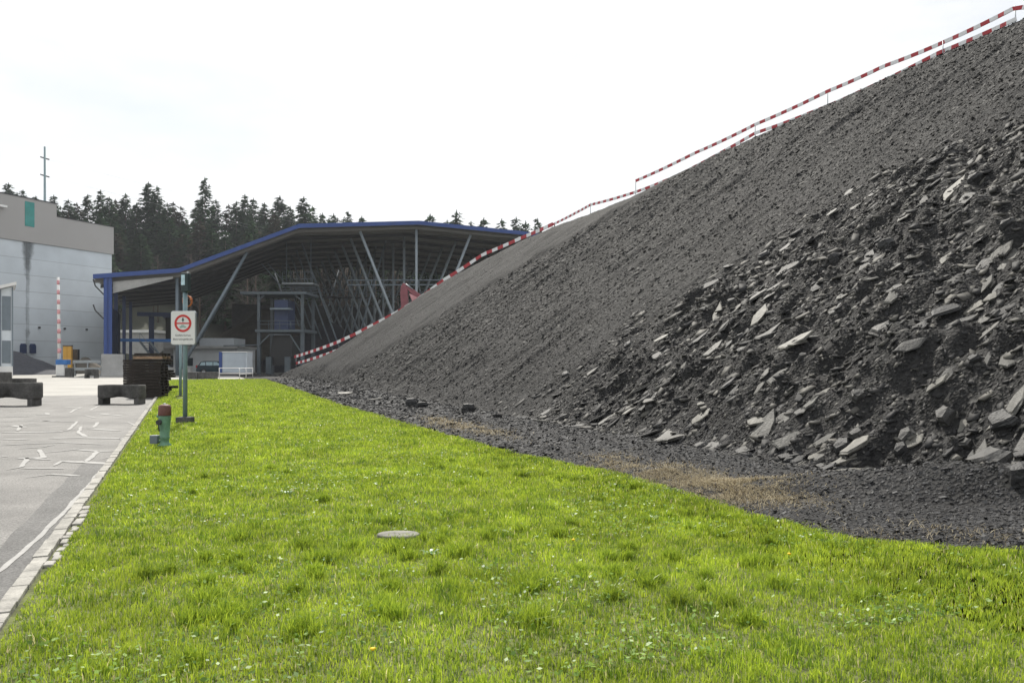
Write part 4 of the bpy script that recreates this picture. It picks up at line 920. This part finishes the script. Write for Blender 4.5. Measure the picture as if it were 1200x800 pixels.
# ------------------------------------------------------------------ utility pole and wires
up_ = thing('utility_pole', 'tall slender pylon mast with short cross arms above the concrete building', 'pole', at(52.5, 170, 0), 0)
kz = lambda py: zat(py, 170)
MB().tube((0,0,0),(0,0,kz(172)),.36,.20).build('mast', M['post'], up_)
for py in (185.5, 206): MB().bar((-.75,-.4,kz(py)+.2),(.75,.4,kz(py)-.2),.22).build('cross_arm', M['dark'], up_)
wm = M['steel']; k = 0
for py, x in ((185.5,-.75),(185.5,.75),(206,-.75),(206,.75)):
    A = at(52.5,170,kz(py))+Vector((x,0,0)); B = A+Vector((160,60,-28 if x > 0 else -24)); mb = MB(); pts = [A.lerp(B, i/16)+Vector((0,0,-9*4*(i/16)*(1-i/16)*.3)) for i in range(17)]; mb.path(pts, .009, 4)
    o = mb.build('power_line', wm); tag(o, ['upper left','upper right','lower left','lower right'][k]+' power line strung from the pylon mast over the forest', 'cable'); k += 1

# ------------------------------------------------------------------ excavator
ex = at(480, 75); _a, _b = toWS(ex.x, ex.y); ZB = float(H(np.array(_a), np.array(_b)))-.1
exv = thing('excavator', 'faded red excavator arm showing over the far flank of the heap', 'excavator', (ex.x, ex.y, ZB), 0)
ke = 75/F
def EX(px): return (px-480)*ke
def EZ(py): return zat(py, 75)-ZB
MB().prism([(EX(470),EZ(336)),(EX(473),EZ(332)),(EX(476),EZ(333)),(EX(478),EZ(340)),(EX(478.5),EZ(352)),(EX(477),EZ(370)),(EX(471),EZ(370)),(EX(469.5),EZ(345))], -.3, .3).build('stick', M['pink'], exv, .04)
MB().prism([(EX(475),EZ(332)),(EX(482),EZ(337)),(EX(494),EZ(346)),(EX(500),EZ(362)),(EX(492),EZ(362)),(EX(488),EZ(350)),(EX(480),EZ(342)),(EX(475),EZ(336))], -.25, .25).build('boom', M['pink'], exv, .04)
MB().prism([(EX(480),EZ(344)),(EX(488),EZ(348)),(EX(494),EZ(353)),(EX(489),EZ(358)),(EX(484),EZ(354))], -.45, -.26).build('bucket', M['pinklight'], exv, .02)
MB().tube((EX(476),-.3,EZ(333)),(EX(484),-.3,EZ(339)),.05).build('hydraulic_ram', M['steel'], exv)
MB().prism([(EX(493),EZ(364)),(EX(500),EZ(358)),(EX(492)+2.2,1.9),(EX(492)+1.4,1.9)], -.24, .24).build('boom_base', M['pink'], exv, .03)
MB().b2(EX(492),EX(492)+3.2,-1.2,1.2,1.0,2.2).build('cab', M['pink'], exv, .1)
for y in (-1.2, .7): MB().b2(EX(490),EX(490)+3.8,y,y+.5,.2,1.0).build('track', M['dark'], exv, .15)

# ------------------------------------------------------------------ warning tape along the crest
def crest_pt(px):
    xp = (px-600)/F
    best = None
    for s in np.arange(2, 92, .25):
        # point on crest line at s
        w_ = float(crest(s))/T; p = W(w_, s)
        q = abs(p.x/p.y-xp) if p.y > 1 else 9
        if best is None or q < best[0]: best = (q, s, w_)
    return best[1], best[2]
def band(name, label, pts, wdt, seg, mat_a, mat_b):
    """alternating segments; white parts one mesh and red parts one mesh under the thing"""
    O = pts[0]; P = [p-O for p in pts]; Ls = [0]
    for a, b in zip(P[:-1], P[1:]): Ls.append(Ls[-1]+(b-a).length)
    def ev(d):
        d = min(max(d, 0), Ls[-1]); i = max(0, min(len(P)-2, int(np.searchsorted(Ls, d))-1)); return P[i].lerp(P[i+1], (d-Ls[i])/max(1e-6, Ls[i+1]-Ls[i]))
    nseg = int(Ls[-1]/seg); vv = []; ff = []; mi = []
    for k in range(nseg+1):
        q = ev(k*seg); tdir = (ev(k*seg+.1)-ev(k*seg-.1)).normalized(); side = Vector((0,0,1)).cross(tdir).normalized(); upv = tdir.cross(side)
        for su, sd in ((-.5,-.5),(.5,-.5),(.5,.5),(-.5,.5)): vv.append(q+upv*su*wdt+side*sd*.04)
        if k:
            b = 4*k; a = b-4
            for m_ in range(4): ff.append((a+m_, a+(m_+1)%4, b+(m_+1)%4, b+m_)); mi.append(k % 2)
    ff += [(3,2,1,0), (4*nseg, 4*nseg+1, 4*nseg+2, 4*nseg+3)]; mi += [1, nseg % 2]
    me = bpy.data.meshes.new(name); me.from_pydata(vv, [], ff); me.materials.append(mat_b); me.materials.append(mat_a); me.polygons.foreach_set('material_index', mi); me.update()
    o = bpy.data.objects.new(name, me); C.objects.link(o); o.location = O; return tag(o, label, 'barrier tape')
M['tape_red'] = mat('tape_red', (.38,.02,.03), .5, .1, 3); M['tape_white'] = mat('tape_white', (.72,.73,.74), .5, .05, 3)
def tape_pts(lst):
    out = []
    for (x0, y0), (x1, y1) in zip(lst[:-1], lst[1:]):
        n = max(2, int(abs(x1-x0)/10))
        for k in range(n):
            f = k/n; px = x0+(x1-x0)*f; py = y0+(y1-y0)*f+(1-(2*f-1)**2)*abs(x1-x0)*.012; s_, w_ = crest_pt(px); p = W(w_-.25, s_); Y = p.y; out.append(Vector(((px-600)/F*Y, Y, zat(py, Y))))
    px, py = lst[-1]; s_, w_ = crest_pt(px); p = W(w_-.25, s_); Y = p.y; out.append(Vector(((px-600)/F*Y, Y, zat(py, Y)))); return out
band('barrier_tape', 'upper red and white band climbing above the crest of the heap', tape_pts([(745,212),(813,180),(885,146),(970,107),(1035,78),(1105,50),(1190,9),(1215,8)]), .15, .31, M['tape_red'], M['tape_white'])
band('barrier_tape', 'lower red and white band lying along the upper crest of the heap', tape_pts([(648,263),(692,240),(745,225),(795,205),(885,156),(950,132),(1000,111),(1100,62),(1200,18)]), .15, .33, M['tape_red'], M['tape_white'])
band('barrier_tape', 'broad red and white band along the far falling edge of the heap', tape_pts([(345,418),(395,401),(440,379),(480,357),(520,328),(566,298),(608,280),(649,262)]), .26, .66, M['tape_red'], M['tape_white'])
band('barrier_tape', 'short second band below the broad one at the far foot of the heap', tape_pts([(347,425.5),(370,419),(398,409)]), .24, .66, M['tape_red'], M['tape_white'])
for px, py, lb in ((1190,9,'stake at the highest kink of the band, near the top right'),(1105,50,'stake holding the band left of the highest one'),(970,107,'stake in the middle of the upper band'),(885,146,'stake where the two bands run closest above the bare crest'),
                   (745,212,'stake at the free lower end of the upper band'),(692,240,'stake at the first kink where the crest bends'),(608,280,'stake beyond the hall roof corner on the far flank'),(347,417,'last stake at the far foot of the heap')):
    s_, w_ = crest_pt(px); p = W(w_-.2, s_); p = Vector(((px-600)/F*p.y, p.y, 0)); a_, b_ = toWS(p.x, p.y); z0 = float(H(np.array(a_), np.array(b_)))-.3; z1 = zat(py-2, p.y)
    o = MB().tube((0,0,0),(0,0,max(.8, z1-z0)),.02, n=8).build('stake', M['steel']); o.location = (p.x, p.y, z0); tag(o, 'thin steel '+lb, 'stake')

# ------------------------------------------------------------------ trees
def conifer_mesh(seed, Ht, Rr, dens=1.0, bare=0.0, thin=0):
    rg = np.random.default_rng(seed); V = []; rn = []
    z = Ht*(.10+.05*rg.random()); cen = []
    while z < Ht*.985:
        f = z/Ht; r = Rr*(1-f)**.72*(.8+.5*rg.random()); nb = int(9+5*rg.random())
        if f > .93: nb = 4
        for b in range(nb):
            if rg.random() < thin*(.4+.6*(1-f)): continue
            a = rg.random()*2*np.pi; l_ = r*(.55+.55*rg.random())+.2; k = max(2, int(l_*3.0*dens))
            t = (np.arange(k)+rg.random(k))/k; t = .12+.9*t
            droop = -.30*t*l_+.10*(t**2)*l_
            px = np.cos(a)*l_*t; py = np.sin(a)*l_*t; pz = z+droop+rg.normal(0, .12, k)
            for j in range(k):
                q = .32+.42*rg.random()*(1-.45*f); d = np.array([np.cos(a), np.sin(a), -.35]); sd = np.array([-np.sin(a), np.cos(a), 0])*q*(.6+.5*rg.random()); sd[2] += rg.normal(0, .12)
                c = np.array([px[j], py[j], pz[j]]); ll_ = d*q*1.5
                V += [c-sd*.8, c+ll_*.3-sd*.2-np.array([0,0,q*.7*rg.random()]), c+ll_, c+sd*.8]; rn += [rg.random()]*4
        z += Ht*.0135*(1+.6*rg.random())/max(.6, dens)
    # leader tip
    for k in range(14):
        zz = Ht*(.95+.05*k/14); w_ = .35*(1-k/14)+.05; a = k*2.4; V += [np.array([0,0,zz-.2]), np.array([np.cos(a)*w_, np.sin(a)*w_, zz]), np.array([0,0,zz+.35]), np.array([-np.sin(a)*w_*.3, np.cos(a)*w_*.3, zz])]; rn += [.3]*4
    return np.array(V), np.array(rn)
def bare_mesh(seed, Ht):
    rg = np.random.default_rng(seed); V = []; rn = []
    def tw_(p, d, ln, wd_, depth):
        if depth == 0: return
        q = p+d*ln; sd = np.cross(d, rg.normal(0, 1, 3)); sd /= np.linalg.norm(sd)
        V.extend([p-sd*wd_, q-sd*wd_*.6, q+sd*wd_*.6, p+sd*wd_]); rn.extend([rg.random()]*4)
        for _ in range(3 if depth > 1 else 2):
            nd = d+rg.normal(0, .45, 3); nd[2] += .15; nd /= np.linalg.norm(nd); tw_(p+(q-p)*rg.uniform(.4, 1), nd, ln*rg.uniform(.55, .8), wd_*.6, depth-1)
    for k in range(14):
        z = Ht*(.25+.7*k/14); a = k*2.4; d = np.array([np.cos(a), np.sin(a), .9]); d /= np.linalg.norm(d); tw_(np.array([0,0,z]), d, Ht*.12*(1.25-k/14), .05, 5)
    return np.array(V), np.array(rn)
protos = []
def tree_proto(V, rn, m, Ht, tr, kind, label):
    t = thing(kind, label, 'tree'); n = len(V)//4; i = np.arange(n)*4
    o = np_mesh('crown', V, np.stack([i, i+1, i+2, i+3], 1).ravel(), np.full(n, 4), m, attrs={'rnd': rn}); o.parent = t
    MB().tube((0,0,-1.5),(0,0,Ht*.97),tr,.03, n=7).build('trunk', M['bark'], t)
    return [t, {'used': False}, Ht]
specs = [(1,24,4.3,1.,0),(2,26,4.0,1.,.08),(3,22,4.4,1.,0),(4,27,3.7,1.,.2),(5,23,3.9,1.,.1)]
con = [tree_proto(*conifer_mesh(k, h_, r_, d_, 0, th_), M['needle'], h_, .22, 'spruce_tree', 'x') for k, h_, r_, d_, th_ in specs]
conb = [tree_proto(*conifer_mesh(k, h_, r_, d_, 0, th_), M['needle2'], h_, .2, 'larch_tree', 'x') for k, h_, r_, d_, th_ in [(11,24,3.6,.9,.35),(12,21,3.6,.9,.3)]]
bare = [tree_proto(*bare_mesh(k, 12), M['twig'], 12, .14, 'bare_tree', 'x') for k in (21, 22)]
G1 = 'dark spruces of the forest behind the hall'
def terr1(x, y): return float(terr(np.array([x]), np.array([y]))[0])
def put(pr, px, Y, top_py, label, group):
    X = (px-600)/F*Y; z0 = terr1(X, Y); h_ = zat(top_py, Y)-z0; k = h_/pr[2]
    o = place(pr[0], pr[1], (X, Y, z0-.3), random.uniform(0, 6.28), label, group, (max(.9, k)*random.uniform(1.1, 1.4), )*2+(k,)); return o
heads = [(0,230),(10,213),(20,224),(27,221),(42,228),(63,227),(80,232),(90,236),(103,226),(118,221),(128,229),(135,232),(147,225),(160,236),(174,212),(184,216),(196,236),(203,235),(212,240),(240,206),(232,232),(253,232),(268,238),(277,234),(287,226),(297,231),(310,236),
         (328,228),(340,240),(356,229),(366,240),(378,248),(391,249),(408,246),(424,252),(504,249),(524,256),(535,245),(552,258),(567,254),(588,255),(605,253),(616,258),(630,254),(650,262)]
uniq = {240:'tallest ragged spruce rising above the forest left of the hall peak',174:'left spire of the twin spruces in the forest',184:'right spire of the twin spruces in the forest',10:'pointed spruce over the roof of the concrete building at the far left',356:'broad spruce standing just left of the highest blue roof edge',
        118:'pointed spruce immediately right of the concrete building',535:'tallest small spruce over the right half of the hall roof',630:'last small spruce before the heap hides the forest',147:'slim spire between the concrete building and the twin spruces',328:'paired spruce above the bend of the blue roof'}
for i, (px, py) in enumerate(heads):
    pr = con[i % 5] if px not in (135, 203, 212, 90, 268) else conb[i % 2]
    Y = random.uniform(185, 205) if px < 440 else random.uniform(180, 215)
    if px == 240: pr = con[3]
    put(pr, px, Y, py, uniq.get(px, 'dark spruce in the front row of tree tops against the sky'), 'spruce tops against the sky' if px not in uniq else G1)
for i in range(230):
    px = random.uniform(-30, 650); Y = random.uniform(160, 212); base = np.interp(px, [0,60,130,240,340,440,560,650],[250,255,262,258,262,275,280,285])
    put(random.choice(con+conb), px, Y, base+random.uniform(-16, 26), 'dark spruce filling the dense forest below the front tree tops', 'spruces filling the forest')
for i in range(24):
    px = random.uniform(120, 470); put(random.choice(bare), px, random.uniform(148, 165), random.uniform(286, 312), 'bare grey brown tree at the forest edge behind the hall', 'bare trees at the forest edge')
for pr in con+conb+bare:
    if not pr[1]['used']: put(pr, 300, 190, 262, 'dark spruce filling the dense forest below the front tree tops', 'spruces filling the forest')

# ------------------------------------------------------------------ air
hz = MB().box((0, 250, 50), (6400, 7000, 106)).build('haze', bpy.data.materials.new('haze_air')); hm = hz.data.materials[0]; hm.use_nodes = True
hn = hm.node_tree.nodes; hn.remove(hn['Principled BSDF']); pv = hn.new('ShaderNodeVolumePrincipled'); pv.inputs['Density'].default_value = .00024; pv.inputs['Color'].default_value = (.88, .93, 1, 1)
pv.inputs['Anisotropy'].default_value = .2
hm.node_tree.links.new(pv.outputs[0], hn['Material Output'].inputs['Volume']); tag(hz, kind='stuff')
